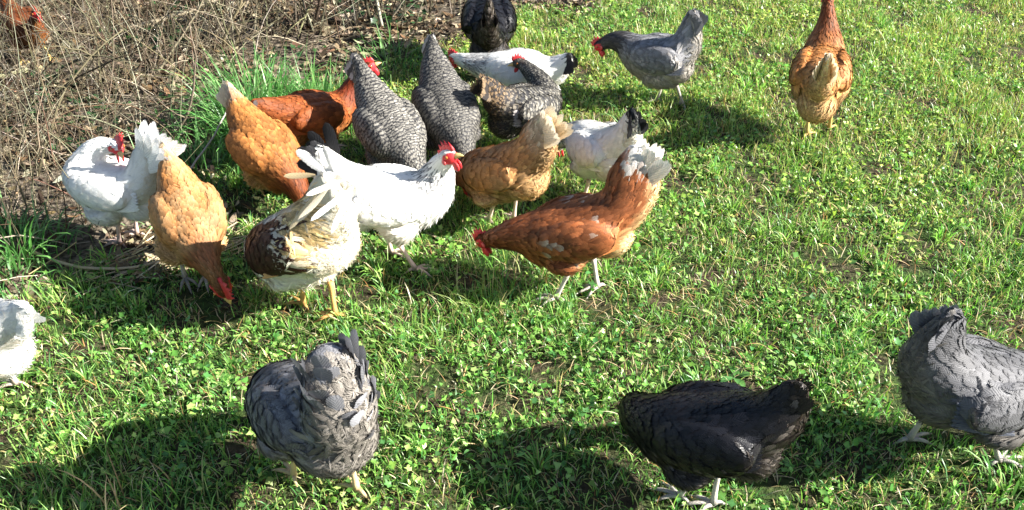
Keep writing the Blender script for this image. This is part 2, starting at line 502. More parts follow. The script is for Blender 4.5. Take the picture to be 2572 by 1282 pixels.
for nl in (0, 3, 4, 5):
    q = kind_ == nl; m_ = q.sum()
    if nl == 0:
        Lo = RS.uniform(.007, .019, m_) * RS.uniform(.8, 1.15, m_)
        c[q] = near_green(c[q], np.stack([X[q], Y[q]], 1))
        V, f4, f3, C = ovals(X[q], Y[q], Lo, Lo * RS.uniform(.35, .7, m_), RS.gamma(4, .0048, m_), c[q], .55)
        G.add(V, f4, f3, C)
    else:
        c[q] = near_green(c[q], np.stack([X[q], Y[q]], 1))
        V, f3, C = lobed(X[q], Y[q], RS.uniform(.0045, .012, m_), RS.gamma(4, .0048, m_), nl, c[q], .6)
        G.add(V, None, f3, C)
grass_o = obj('grass', G.mesh('grass', M_GRASS), kind='stuff')
grass_o['label'] = 'short lawn grass mixed with clover and buttercup leaves'
# thatch: dead bits lying flat in the lawn
G = Geo()
X, Y = scatter(70000)
k = RS.rand(len(X)) < (1 - sm(-.02, .1, litter(X, Y))) * .8
X, Y = X[k], Y[k]; n = len(X)
V, f4, f3, C = blades(X, Y, RS.uniform(.015, .06, n), RS.uniform(.001, .0028, n), RS.uniform(2.2, 3.4, n), RS.uniform(0, 6.28, n),
                      pick(DRY, n, .3), pick(DRY, n, .3), .25, ground_h(X, Y) + RS.uniform(.001, .012, n))
G.add(V, f4, f3, C)
o = obj('dead_grass', G.mesh('dead_grass', M_STRAW), kind='stuff'); o['label'] = 'withered straw coloured grass bits lying in the lawn'

# ------------------------------------------------------------------ leaf litter and twigs under the hedge
G = Geo()
n = 90000
X = RS.uniform(-3.6, 1.2, n); Y = RS.uniform(1.7, 6.0, n)
hol = sm(.2, .5, wnoise(np.stack([X, Y], 1), .22, 91, 2))
k = (litter(X, Y) > -.03 - .08 * RS.rand(n)) & (in_view(X, Y, 1.2) | (RS.rand(n) < .3)) & (RS.rand(n) > .85 * hol)
X, Y = X[k], Y[k]; n = len(X)
az = RS.uniform(0, 6.28, n); Lc = np.minimum(RS.gamma(3, .009, n) + .008, .06); Wc = Lc * RS.uniform(.15, .55, n)
ti = RS.normal(0, .35, n); ro = RS.normal(0, .4, n)
d = np.stack([np.cos(az) * np.cos(ti), np.sin(az) * np.cos(ti), np.sin(ti)], 1)
s_ = unit(np.stack([-np.sin(az), np.cos(az), np.tan(ro)], 1)); nn = np.cross(d, s_)
ctr = np.stack([X, Y, ground_h(X, Y) + RS.uniform(.002, .022, n)], 1)
pal = [(.30, .245, .17), (.20, .155, .10), (.40, .35, .26), (.11, .085, .06), (.25, .21, .155), (.50, .46, .36), (.07, .052, .038), (.26, .17, .10)]
c = pick(pal, n, .35) * np.array([.60, .56, .50])
cur = RS.uniform(-.3, .5, n)
rows = []
for v, w in ((-.5, .35), (-.2, .95), (.15, 1.0), (.5, .2)):
    wj = w * RS.uniform(.8, 1.2, n)
    mid = ctr + d * (Lc * v)[:, None] + nn * (cur * Lc * (v * v * 2.0))[:, None]
    rows += [mid - s_ * (Wc * wj / 2)[:, None], mid + s_ * (Wc * wj / 2)[:, None] + nn * (Wc * .25 * cur)[:, None]]
V = np.stack(rows, 1); b = (np.arange(n) * 8)[:, None]
f4 = np.concatenate([b + np.array([[2 * q, 2 * q + 1, 2 * q + 3, 2 * q + 2]]) for q in range(3)])
G.add(V.reshape(-1, 3), f4, None, np.repeat(c, 8, 0))
o = obj('leaf_litter', G.mesh('leaf_litter', M_LITTER), kind='stuff')
o['label'] = 'brown dead leaves and wood chips covering the soil beneath the bare shrubs'

def wig(p0, d, length, n=7, bend=.25, sag=0.0):
    d = unit(np.asarray(d, float)); pts = [np.asarray(p0, float)]
    k = RS.normal(0, bend, 3) / n * 1.6
    for i in range(n - 1):
        d = unit(d + k + RS.normal(0, bend * .3, 3) + np.array([0, 0, -sag / n]))
        pts.append(pts[-1] + d * length / (n - 1))
    return np.array(pts)

TWIG = [(.16, .135, .09), (.10, .08, .055), (.25, .225, .165), (.055, .043, .03), (.13, .12, .07), (.14, .09, .06), (.38, .35, .28), (.07, .065, .04), (.2, .17, .12)]
G = Geo()
cnt = 0
while cnt < 3600:
    x, y = RS.uniform(-3.2, .7), RS.uniform(1.95, 5.6)
    if not in_view(np.array([x]), np.array([y]), 1.15)[0]: continue
    ld = litter(np.array([x]), np.array([y]))[0]
    w = sm(.0, .35, np.array([ld]))[0] * (1.0 if x < -1.1 else .42)
    if RS.rand() > w: continue
    up_ = RS.rand() < .62; el = RS.normal(1.2, .25) if up_ else abs(RS.normal(.15, .45)); a = RS.uniform(0, 6.28); ln = RS.gamma(3, .08) + .07
    p = wig((x, y, gh(x, y) + RS.uniform(0, .16) * (RS.rand() < .6)), (math.cos(a) * math.cos(el), math.sin(a) * math.cos(el), math.sin(el)), ln, 7, .25 if up_ else .42, .1 if up_ else .5)
    p[:, 2] = np.maximum(p[:, 2], gh(x, y) + .003)
    r = RS.choice([.0009, .0013, .0018, .0026], p=[.35, .35, .2, .1])
    tube(G, p, np.linspace(r, r * .45, 7), 4, pick(TWIG, 1, .25)[0] * np.array([.86, .83, .77]), False)
    cnt += 1
o = obj('twigs', G.mesh('twigs', M_WOOD), kind='stuff')
o['label'] = 'tangle of thin dead twigs lying over the leaf litter'

# low dark ivy leaves among the litter
G = Geo()
n = 9000
X = RS.uniform(-3.0, .6, n); Y = RS.uniform(2.1, 5.4, n)
P = np.stack([X, Y], 1)
k = (litter(X, Y) > .0) & (RS.rand(n) < sm(.1, .55, wnoise(P, .3, 77, 2)) * .8)
X, Y = X[k], Y[k]; n = len(X)
V, f3, C = lobed(X, Y, RS.uniform(.009, .02, n), RS.gamma(2, .02, n), 5, pick([(.02, .06, .018), (.035, .09, .025), (.05, .11, .04)], n), .7)
G.add(V, None, f3, C)
o = obj('ground_ivy', G.mesh('ground_ivy', M_GRASS), kind='stuff'); o['label'] = 'small dark ivy leaves creeping among the dead twigs'

# ------------------------------------------------------------------ bare shrubs of the hedge bottom
def shrub(x, y, n_stem, ht, lean, spread, label, rmax=.006, pale=0):
    z = gh(x, y)
    root = empty('bare_shrub', (x, y, z))
    tag(root, label, 'shrub', 'bare shrubs at the edge of the lawn')
    for i in range(n_stem):
        g = Geo()
        a = RS.uniform(0, 6.28); rr = spread * math.sqrt(RS.rand())
        p0 = (rr * math.cos(a), rr * math.sin(a), -.01)
        aa = RS.uniform(0, 6.28)
        el = RS.normal(1.3 - lean * .8, .25)
        dd = (math.cos(aa) * math.cos(el), math.sin(aa) * math.cos(el), math.sin(el))
        h = ht * RS.uniform(.55, 1.15)
        p = wig(p0, dd, h, 10, .4, lean * .6)
        r = rmax * RS.choice([.3, .4, .5, .95], p=[.3, .3, .25, .15])
        c = pick(TWIG[:6] + TWIG[7:], 1, .2)[0]
        tube(g, p, np.linspace(r, r * .35, 10), 6, c)
        for b in range(RS.randint(5, 11)):
            q = RS.randint(2, 9); side = unit(RS.normal(size=3) + np.array([0, 0, .4]))
            t = wig(p[q], side, h * RS.uniform(.12, .42), 6, .4, .3)
            tube(g, t, np.linspace(r * .5, r * .2, 6), 4, c * RS.uniform(.8, 1.2), False)
        obj('stem', g.mesh('stem', M_WOOD), root)

# ------------------------------------------------------------------ grass tufts and weeds
def tuft(x, y, n, L, W, spread, label, pal, lean=(.1, 1.1), az0=None):
    X = x + RS.normal(0, spread, n); Y = y + RS.normal(0, spread, n)
    root_z = gh(x, y)
    az = np.arctan2(Y - y, X - x) + RS.normal(0, .7, n)
    if az0 is not None: az = np.where(RS.rand(n) < .6, az0 + RS.normal(0, .5, n), az)
    c = pick(pal, n, .15)
    V, f4, f3, C = blades(X, Y, L * RS.uniform(.35, 1.1, n), W * RS.uniform(.6, 1.25, n), RS.uniform(*lean, n), az, c * .85, c * 1.15, 1.0, None, 5)
    V -= np.array([x, y, root_z])
    if n <= 30:
        o = empty('grass_tuft', (x, y, root_z)); m = len(V) // n
        for i in range(n):
            g = Geo(); e = slice(i * m, i * m + m)
            g.add(V[e], np.array([[2 * k, 2 * k + 1, 2 * k + 3, 2 * k + 2] for k in range(4)]), np.array([[8, 9, 10]]), C[e])
            obj('blade', g.mesh('blade', M_GRASS), o)
        tag(o, label, 'grass tuft', 'long grass tufts in the lawn')
        return
    g = Geo(); g.add(V, f4, f3, C)
    o = empty('grass_tuft', (x, y, root_z)); obj('blades', g.mesh('blades', M_GRASS), o, 'stuff')
    tag(o, label, 'grass tuft', 'long grass tufts in the lawn')

def weed(x, y, n, L, W, label, pal):
    root = empty('broadleaf_weed', (x, y, gh(x, y)))
    tag(root, label, 'weed', 'broad leaved weeds in the lawn')
    for i in range(n):
        a = i / n * 6.28 + RS.uniform(-.3, .3); l = L * RS.uniform(.65, 1.1); w = W * RS.uniform(.8, 1.2)
        d = np.array([math.cos(a), math.sin(a), 0]); s = np.array([-math.sin(a), math.cos(a), 0])
        el = RS.uniform(.25, .8); V = []
        for v, ww in ((0, .12), (.25, .5), (.5, 1), (.75, .85), (1, .05)):
            p = d * l * v * math.cos(el) + np.array([0, 0, l * (v * math.sin(el) - .45 * v * v) + .006])
            V += [p - s * w * ww / 2 + (0, 0, w * .18 * ww), p, p + s * w * ww / 2 + (0, 0, w * .18 * ww)]
        f4 = [[3 * r + q, 3 * r + q + 1, 3 * r + q + 4, 3 * r + q + 3] for r in range(4) for q in (0, 1)]
        g = Geo(); g.add(V, f4, None, pick(pal, 1, .12)[0]); obj('leaf', g.mesh('leaf', M_GRASS), root)

# ------------------------------------------------------------------ hens
VS = np.array([0, .4, .75, .93]); VW = np.array([.45, .92, 1.0, .62])
def feather_geo(g, bvh, P, D, N, L, W, cb, ct, cc=None, lift=.003, base=.0004):
    """n overlapping feathers that follow the body surface; cb base colour, ct tip colour, cc shaft colour (n,3)"""
    n = len(P)
    if n == 0: return
    L = L[:, None]; W = W[:, None]
    def surf(Q):
        R = np.empty_like(Q); M = np.empty_like(Q)
        for i, q in enumerate(Q):
            loc, nor, _, _ = bvh.find_nearest(q)
            R[i] = loc; M[i] = nor
        return R, M
    Pm, Nm = surf(P + D * L * .5)
    D2 = unit(Pm - P); D2 = unit(D2 - Nm * (D2 * Nm).sum(1, keepdims=True))
    Pt, Nt = surf(Pm + D2 * L * .5)
    Nm = unit(Nm + N); Nt = unit(Nt + Nm * .5)
    S0 = unit(np.cross(D, N))
    rows = []; cols = []; uvs = []
    cc = cb if cc is None else cc
    for v, w in zip(list(VS) + [1.0], list(VW) + [0]):
        q0, q1, q2 = (1 - v) * (1 - 2 * v), 4 * v * (1 - v), v * (2 * v - 1)
        mid = P * q0 + Pm * q1 + Pt * q2
        Nv = unit(N * q0 + Nm * q1 + Nt * q2)
        mid = mid + Nv * (base + lift * v ** 1.2)
        f = v ** 2.2
        if w == 0:
            rows.append(mid); cols.append(ct); uvs.append(np.tile((0, 1.), (n, 1))); break
        S = unit(S0 - Nv * (S0 * Nv).sum(1, keepdims=True))
        drop = Nv * (W * .08 * w)
        rows += [mid - S * W * w / 2 - drop, mid, mid + S * W * w / 2 - drop]
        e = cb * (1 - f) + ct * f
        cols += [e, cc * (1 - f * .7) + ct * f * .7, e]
        for u in (-1, 0, 1): uvs.append(np.tile((u, v), (n, 1)))
    V = np.stack(rows, 1); C = np.stack(cols, 1); U = np.stack(uvs, 1)
    b = (np.arange(n) * 13)[:, None]
    f4 = np.concatenate([b + np.array([[3 * r + q, 3 * r + q + 1, 3 * r + q + 4, 3 * r + q + 3]]) for r in range(3) for q in (0, 1)])
    f3 = np.concatenate([b + np.array([[9, 10, 12]]), b + np.array([[10, 11, 12]])])
    g.add(V.reshape(-1, 3), f4, f3, C.reshape(-1, 3), U.reshape(-1, 2))

def big_feather(p0, d, n, L, W, cb, ct, curl=.0, rows=7, edge=None):
    """one vaned feather with a shaft ridge; d along, n the face normal"""
    d = unit(d); n = unit(n - d * np.dot(n, d)); s = np.cross(d, n)
    V = []; C = []; U = []
    for i in range(rows):
        v = i / (rows - 1)
        w = W * (.25 + .75 * min(1, v / .3)) * (1 if v < .8 else max(.1, math.sqrt(max(0, 1 - ((v - .8) / .205) ** 2))))
        p = p0 + d * L * v + n * curl * L * v * v
        c = cb * (1 - v) + ct * v
        e = c if edge is None else edge
        V += [p - s * w / 2 - n * w * .06, p + n * .0012, p + s * w / 2 - n * w * .06]
        C += [e, c, e]; U += [(-1, v), (0, v), (1, v)]
    f4 = [[3 * r + q, 3 * r + q + 1, 3 * r + q + 4, 3 * r + q + 3] for r in range(rows - 1) for q in (0, 1)]
    g = Geo(); g.add(V, f4, None, np.array(C), np.array(U)); return g

A = lambda *v: np.array(v, float)
WHITE, CREAM = A(.83, .82, .79), A(.74, .66, .50)
# station number along the spine: 0 tail tip, 1 tail base, 2 back, 3 shoulder, 4 neck base, 5 mid neck, 6 head
def scheme_white(I):
    c = np.tile(WHITE, (I['n'], 1)) * np.exp(RS.normal(0, .025, (I['n'], 1)))
    w = (sm(.1, .7, wnoise(I['p'], .05, 61, 2)) * sm(.0, .7, -I['rel']) * .5)[:, None]
    c = c * (1 - w) + A(.62, .52, .36) * w
    return c * A(.96, .95, .92), c, c * .9
def scheme_sussex(I):
    c, t, _ = scheme_white(I); n = I['n']; cc = c.copy()
    neck = (I['k'] > 3.3) & (I['k'] < 5.1) & (I['rel'] > -.45) & (RS.rand(n) < .85)
    cc[neck] = A(.02, .02, .025)
    tail = I['k'] < .55
    n2 = neck & (RS.rand(n) < .75); c[n2] = A(.03, .03, .035)
    c[tail] = cc[tail] = A(.02, .022, .025); t = t.copy(); t[tail] = A(.03, .03, .03)
    spot = (RS.rand(n) < .012); c[spot] *= .5
    return c, t, cc
def scheme_buff(I):
    n = I['n']; k = I['k']
    gold, red, pale, belly = A(.33, .12, .025), A(.18, .044, .010), A(.66, .47, .27), A(.50, .28, .10)
    w = sm(2.4, 4.6, k)[:, None]; c = gold * (1 - w) + red * w
    w = (1 - sm(.55, 1.25, k))[:, None]; c = c * (1 - w) + pale * w
    w = (sm(.2, .8, -I['rel']) * (1 - sm(2.4, 3.4, k)))[:, None]; c = c * (1 - .8 * w) + belly * .8 * w
    c = c * np.exp(.22 * wnoise(I['p'], .05, 3, 2))[:, None] * np.exp(RS.normal(0, .22, (n, 1)))
    pa = CUR.get('pale', 0)
    if pa:
        w = (pa * (.55 + .45 * wnoise(I['p'], .03, 33, 2)) * (1 - .45 * sm(3.2, 4.4, k)))[:, None].clip(0, 1); c = c * (1 - w) + A(.56, .37, .16) * w
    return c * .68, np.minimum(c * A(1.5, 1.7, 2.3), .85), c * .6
def scheme_red(I):
    n = I['n']; k = I['k']
    a, b = A(.235, .062, .015), A(.15, .025, .006)
    w = sm(3.2, 4.6, k)[:, None]; c = a * (1 - w) + b * w
    w = (sm(.1, .8, -I['rel']))[:, None]; c = c * (1 - .5 * w) + A(.45, .2, .06) * .5 * w
    c = c * np.exp(.15 * wnoise(I['p'], .05, 4, 2))[:, None] * np.exp(RS.normal(0, .24, (n, 1)))
    return c * .85, c * A(1.35, 1.4, 1.5), c * .7
def scheme_brown(I):
    n = I['n']; k = I['k']
    a, b, pale = A(.215, .062, .018), A(.165, .043, .012), A(.78, .70, .56)
    w = sm(3.0, 4.6, k)[:, None]; c = a * (1 - w) + b * w
    w = sm(.3, .85, -I['rel'])[:, None] * (1 - sm(1.6, 2.6, k))[:, None]; c = c * (1 - w) + A(.58, .34, .14) * w
    w = (1 - sm(.35, .85, k + .12 * wnoise(I['p'], .03, 9, 1)))[:, None]; c = c * (1 - w) + pale * w
    c = c * np.exp(.15 * wnoise(I['p'], .05, 4, 2))[:, None] * np.exp(RS.normal(0, .25, (n, 1)))
    wp = (wnoise(I['p'], .035, 21, 2) > .34) & (k > 1.8) & (k < 2.9) & (I['rel'] > -.6) & (RS.rand(n) < .42)
    c[wp] = c[wp] * .85 + A(.10, .07, .05)
    t = c * A(1.7, 2.0, 2.5); t[wp] = A(.62, .52, .42) * RS.uniform(.6, 1.25, (wp.sum(), 1))
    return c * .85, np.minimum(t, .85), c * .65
def scheme_barred(I):
    n = I['n']
    c = np.tile(A(.36, .335, .29), (n, 1)) * np.exp(RS.normal(0, .22, (n, 1)))
    w = (sm(.2, .9, -I['rel']) * (1 - sm(2.5, 3.5, I['k'])))[:, None]; c = c * (1 - w * .55) + A(.28, .24, .21) * w * .55
    return c, c, None
def scheme_speckled(I):
    n = I['n']; k = I['k']
    c = np.tile(A(.27, .25, .21), (n, 1)) * np.exp(RS.normal(0, .2, (n, 1)))
    w = (1 - sm(1.1, 1.9, k))[:, None]; c = c * (1 - w) + A(.24, .16, .09) * w
    dk = RS.rand(n) < (.25 + .5 * sm(.0, .8, -I['rel'])); c[dk] *= .3
    return c, c, c * .6
def scheme_grey(I):
    n = I['n']; k = I['k']
    c = np.tile(A(.162, .160, .168), (n, 1))
    w = sm(3.3, 4.5, k)[:, None]; c = c * (1 - w) + A(.05, .046, .046) * w
    w = sm(.15, .8, -I['rel'])[:, None] * (1 - sm(3.2, 4, k))[:, None]; c = c * (1 - w) + A(.235, .212, .185) * w
    c = c * np.exp(.22 * wnoise(I['p'], .06, 5, 2))[:, None] * np.exp(RS.normal(0, .14, (n, 1)))
    return (c * 1.05, c * .8, c * 1.1) if CUR.get('plain') else (c * 1.1, c * .5, c * 1.3)
def scheme_black(I):
    n = I['n']; k = I['k']
    c = np.tile(A(.007, .007, .009), (n, 1)) * np.exp(RS.normal(0, .2, (n, 1)))
    w = (sm(.05, .6, -I['rel']) * (1 - sm(3.2, 4, k)) + (1 - sm(.5, 1.3, k)))[:, None]
    t = c * 1.4 * (1 - w) + A(.05, .038, .03) * w * RS.rand(n, 1)
    st = (RS.rand(n) < .3) & (w[:, 0] > .4); t[st] = A(.26, .22, .19) * RS.uniform(.4, 1, (st.sum(), 1))
    return c * (1 - .5 * w) + A(.022, .017, .014) * .5 * w, t, None
def scheme_rooster(I):
    n = I['n']; k = I['k']
    c, t, _ = scheme_white(I)
    c = c * A(1, .97, .9); t = c
    yel = (sm(1.0, 1.35, k) * (1 - sm(1.9, 2.1, k)) * sm(-.45, .1, I['rel']) * (I['p'][:, 1] > -.01))[:, None]
    c = c * (1 - yel) + (A(.56, .40, .18) * np.exp(RS.normal(0, .3, (n, 1)))) * yel; t = c * 1.1
    bay = (k > 1.95 + .08 * RS.rand(n)) & (k < 3.2) & (I['rel'] > -.58 + .12 * RS.rand(n)) & (I['rel'] < .8) & (np.abs(I['p'][:, 1]) > .0)
    c[bay] = A(.042, .013, .009) * np.exp(RS.normal(0, .25, (bay.sum(), 1))); t[bay] = c[bay] * 1.3
    return c, t, c * A(.93, .9, .85)
CUR = {}
SCHEMES = dict(white=scheme_white, sussex=scheme_sussex, buff=scheme_buff, red=scheme_red, brown=scheme_brown, barred=scheme_barred,
               speckled=scheme_speckled, grey=scheme_grey, black=scheme_black, rooster=scheme_rooster)
FMAT = dict(barred=M_BARRED, speckled=M_SPECKLED, black=M_BLACK)
TAILC = dict(white=(A(.8, .8, .78), A(.8, .8, .79)), sussex=(A(.03, .03, .035), A(.02, .02, .022)), buff=(A(.62, .42, .22), A(.74, .62, .46)),
             red=(A(.2, .07, .03), A(.07, .065, .065)), brown=(A(.7, .55, .38), A(.8, .76, .68)), barred=(A(.45, .42, .4), A(.45, .42, .4)),
             speckled=(A(.1, .08, .06), A(.25, .17, .1)), grey=(A(.12, .12, .135), A(.2, .2, .215)), black=(A(.007, .007, .008), A(.02, .017, .015)),
             rooster=(A(.78, .74, .64), A(.8, .79, .76)))
WINGC = dict(white=WHITE, sussex=WHITE, buff=A(.48, .22, .06), red=A(.3, .09, .025), brown=A(.40, .14, .04), barred=A(.42, .4, .38),
             speckled=A(.25, .22, .2), grey=A(.10, .108, .135), black=A(.007, .007, .009), rooster=A(.55, .30, .11))
RED = A(.56, .035, .04)

RADII = np.array([  # station, half width, up, down
    (0, .005, .016, .014), (.5, .028, .040, .046), (1, .060, .052, .074), (1.5, .084, .066, .094), (2, .094, .074, .100), (2.6, .092, .072, .094), (3, .080, .066, .082),
    (3.5, .064, .056, .068), (4, .050, .047, .055), (5, .033, .034, .035), (6, .021, .022, .022)])

def make_hen(H):
    pos, psi, s, sp, feet = H['fit']
    CUR.clear(); CUR.update(H)
    kind = H['kind']; fat = H.get('fat', 1.0)
    root = empty(H.get('name', 'hen'), (pos[0], pos[1], gh(*pos) + H.get('dz', 0)), math.radians(psi))
    tag(root, H['label'], H.get('cat', 'hen'), H.get('group', 'hens feeding on the lawn'))
    sp = np.array(sp, float)
    NS = 61
    kk = np.linspace(0, 6, NS)
    c = catmull(sp, kk); t = unit(np.gradient(c, axis=0))
    lat = np.array([0, 1., 0]) - t * t[:, 1:2]; lat = unit(lat); up = np.cross(t, lat)
    flip = np.where(np.sum(np.roll(up, 1, 0) * up, 1)[1:] < -.2)[0]
    rw, ru, rd = (np.interp(kk, RADII[:, 0], RADII[:, j]) * s for j in (1, 2, 3))
    tf = 1 + (H.get('tailfat', 1.1) - 1) * np.exp(-((kk - .35) / .5) ** 2)
    rw, ru, rd = rw * (1 + (tf - 1) * .15), ru * tf, rd * tf
    te = H.get('tailend', 0) * np.exp(-(kk / .75) ** 2); ru, rd, rw = ru + te * s, rd + te * s, rw + te * H.get('taillat', .3) * s
    rw = rw + H.get('tailside', 0) * s * np.exp(-((kk - .62) / .5) ** 2)
    nwk = 1 + (H.get('neckw', 1.0) - 1) * np.exp(-((kk - 3.9) / .8) ** 2); rw, ru, rd = rw * nwk, ru * nwk, rd * nwk
    gi = H.get('girth', .87)
    rw, ru, rd = rw * gi, ru * (gi * .5 + .5), rd * gi
    bodyk = np.exp(-((kk - 2) / 1.3) ** 2) * (fat - 1) + 1
    rw, ru, rd = rw * bodyk, ru * (1 + (bodyk - 1) * .6), rd * bodyk
    # --- rough body volumes
    g = Geo(); M = 20; th = np.arange(M) / M * 2 * np.pi
    cs, sn = np.cos(th), np.sin(th)
    vert = np.where(sn[None] > 0, ru[:, None], rd[:, None]) * sn[None]
    V = c[:, None] + (rw[:, None] * cs[None])[..., None] * lat[:, None] + vert[..., None] * up[:, None]
    V = V.reshape(-1, 3)
    i = np.arange(NS - 1)[:, None] * M; j = np.arange(M)[None]; k2 = (j + 1) % M
    f4 = np.stack([i + j, i + M + j, i + M + k2, i + k2], -1).reshape(-1, 4)
    V = np.concatenate([V, c[:1] - t[:1] * .004, c[-1:] + t[-1:] * .012 * s])
    jj = np.arange(M); kj = (jj + 1) % M
    f3 = np.concatenate([np.stack([jj, kj, np.full(M, NS * M)], 1), np.stack([(NS - 1) * M + kj, (NS - 1) * M + jj, np.full(M, NS * M + 1)], 1)])
    g.add(V, f4, f3)
    R_, B_, S_, N_, M_, H_ = sp[1], sp[2], sp[3], sp[4], sp[5], sp[6]
    fl = H.get('fluff', 1.0)
    ellipsoid(g, A((R_[0] + B_[0] * .45) / 1.45, R_[1] * .7, max(R_[2] - .095 * s, .11 * s) + H.get('fluffup', 0)), A(.068, .080 * gi, .062) * s * fl)       # rear fluff
    ellipsoid(g, S_ + A(-.015, 0, -.028) * s, A(.070, .078 * gi, .070 * gi) * s * fat)                            # breast
    ellipsoid(g, (B_ + S_) / 2 + A(-.01, 0, -.03) * s, A(.105, .088 * gi, .085 * gi) * s * fat)
    tb = t[22]
    for sd in (1, -1):                                                                                  # folded wing pads
        ax = unit(tb + A(0, -.10 * sd, .12)); nz = unit(A(0, sd, .25) - ax * np.dot(A(0, sd, .25), ax)); hz = np.cross(ax, nz)
        ellipsoid(g, (B_ * .7 + S_ * .3) + A(-.012 * s, sd * .086 * s * fat * gi, .010 * s), A(.105, .027, .052) * s, axes=np.stack([ax, nz, hz]))
    # legs: hip, hock, foot
    fwd = A(1., 0, 0)
    FT = list(feet)
    if len(FT) == 0: FT = [(.035, .048), (-.03, -.048)]
    if len(FT) == 1:
        FT.append((-FT[0][0] * .5 - .02, -.045 if FT[0][1] > 0 else .045))
    l0, l1 = sorted(FT, key=lambda q: -q[1])
    legs = []
    for sd, f in ((1, l0), (-1, l1)):
        fy = f[1] * .65 + sd * .016
        foot = A(f[0], f[1] if len(feet) else fy, .008)
        hip = A((B_[0] + S_[0]) / 2 - .01, sd * .045 * s, (B_[2] + S_[2]) / 2 - .05 * s)
        hz = H.get('hock', .105) * s
        hock = A(foot[0] * .6 + hip[0] * .4 - .025 * s, foot[1] * .65 + hip[1] * .35, hz)
        legs.append((sd, hip, hock, foot))
        n = 6; w = np.linspace(0, 1, n)[:, None]
        tube(g, hip * (1 - w) + (hock + A(.004, 0, .006)) * w, np.array([.052, .056, .052, .042, .028, .014]) * s, 12)
    # head
    bd = H.get('beak')
    if bd is None:
        bd = t[-1] * .75 + A(.55, 0, -.1) if H_[2] - M_[2] > .01 else t[-1] * .9 + A(.1, 0, -.35)
    bd = unit(bd); hup = A(0, 0, 1.) if abs(bd[2]) < .85 else A(1., 0, 0)
    if H.get('headup') is not None: hup = A(*H['headup'])
    hs_ = unit(np.cross(hup, bd)); hu = np.cross(bd, hs_); hs = s * H.get('headscale', 1.0)
    ellipsoid(g, H_ + bd * .006 * hs, A(.030, .0205, .023) * hs, axes=np.stack([bd, hs_, hu]))
    # merge to one continuous skin
    tmp = bpy.data.objects.new('tmp', g.mesh('tmp', None)); COL.objects.link(tmp)
    md = tmp.modifiers.new('r', 'REMESH'); md.mode = 'VOXEL'; md.voxel_size = .0062 * s
    md2 = tmp.modifiers.new('s', 'SMOOTH'); md2.factor = .5; md2.iterations = 5
    dg = bpy.context.evaluated_depsgraph_get(); dg.update()
    ev = tmp.evaluated_get(dg).to_mesh()
    nv = len(ev.vertices); V = np.empty(nv * 3, np.float32); ev.vertices.foreach_get('co', V); V = V.reshape(-1, 3).astype(float)
    NV = np.empty(nv * 3, np.float32); ev.vertices.foreach_get('normal', NV); NV = NV.reshape(-1, 3).astype(float)
    ev.calc_loop_triangles()
    T = np.empty(len(ev.loop_triangles) * 3, np.int32); ev.loop_triangles.foreach_get('vertices', T); T = T.reshape(-1, 3)
    bvh = BVHTree.FromPolygons([tuple(v) for v in V], [tuple(q) for q in T.tolist()])
    tmp_me = tmp.data
    bpy.data.objects.remove(tmp); bpy.data.meshes.remove(tmp_me)

    def info(p):
        d2 = ((p[:, None, :] - c[None, ::2]) ** 2).sum(-1) / (np.maximum(rw, .02)[None, ::2] ** 2)
        i_ = d2.argmin(1) * 2
        k_ = kk[i_]
        rel = ((p - c[i_]) * up[i_]).sum(1) / (.5 * (ru + rd))[i_]
        return dict(n=len(p), k=k_, i=i_, rel=rel, p=p)
    face_c = H_ + bd * .014 * hs
    def face_mask(p):
        q = p - face_c
        return ((q @ bd) ** 2 / .021 ** 2 + (q @ hs_) ** 2 / .035 ** 2 + ((q @ hu) + .002) ** 2 / .0175 ** 2) < hs ** 2
    I = info(V)
    cb, ct, cc = SCHEMES[kind](I)
    bc = cb * .75
    if kind in ('barred', 'speckled'): bc = bc * .4
    if not (H.get('darkface') or H.get('nohead')):
        bc[face_mask(V)] = RED
    body = obj('body', np_mesh('body', V, [T], M_FEATHER if kind != 'black' else M_BLACK, bc, np.zeros((nv, 2))), root)

    # --- plumage
    area = np.linalg.norm(np.cross(V[T[:, 1]] - V[T[:, 0]], V[T[:, 2]] - V[T[:, 0]]), axis=1) / 2
    NC = H.get('count', 13000)
    ti = RS.choice(len(T), NC, p=area / area.sum())
    b1 = RS.rand(NC, 1); b2 = RS.rand(NC, 1); sw = b1 + b2 > 1; b1 = np.where(sw, 1 - b1, b1); b2 = np.where(sw, 1 - b2, b2)
    P = V[T[ti, 0]] * (1 - b1 - b2) + V[T[ti, 1]] * b1 + V[T[ti, 2]] * b2
    N = unit(NV[T[ti, 0]] * (1 - b1 - b2) + NV[T[ti, 1]] * b1 + NV[T[ti, 2]] * b2)
    I = info(P); k_ = I['k']
    low = sm(.35, 1.0, -I['rel']) * (1 - sm(3.2, 4.0, k_))
    Lf = np.interp(k_, [0, .6, 1.2, 2, 3, 3.6, 4.5, 5.5, 6], [.044, .048, .044, .031, .029, .040, .042, .024, .010]) * s
    Wf = np.interp(k_, [0, .6, 1.2, 2, 3, 3.6, 4.5, 5.5, 6], [.018, .018, .0145, .0185, .0165, .0105, .0078, .006, .005]) * s
    if kind == 'grey':
        bk = 1 + (.45 + H.get('bigf', 0)) * (1 - sm(.9, 1.7, k_)) + .3 * sm(.2, .8, k_) * (1 - sm(2.4, 3.2, k_)); Lf = Lf * bk; Wf = Wf * bk
    if kind == 'rooster':
        sad = sm(.7, 1.1, k_) * (1 - sm(1.9, 2.3, k_)) * sm(-.8, -.2, I['rel'])
        Lf = Lf * (1 + 1.3 * sad); Wf = Wf * (1 - .45 * sad)
    vr = np.exp(RS.normal(0, .16, NC)); Lf = Lf * vr; Wf = Wf * vr ** .6 * (1 - .62 * low); Lf = Lf * (1 + .1 * low)
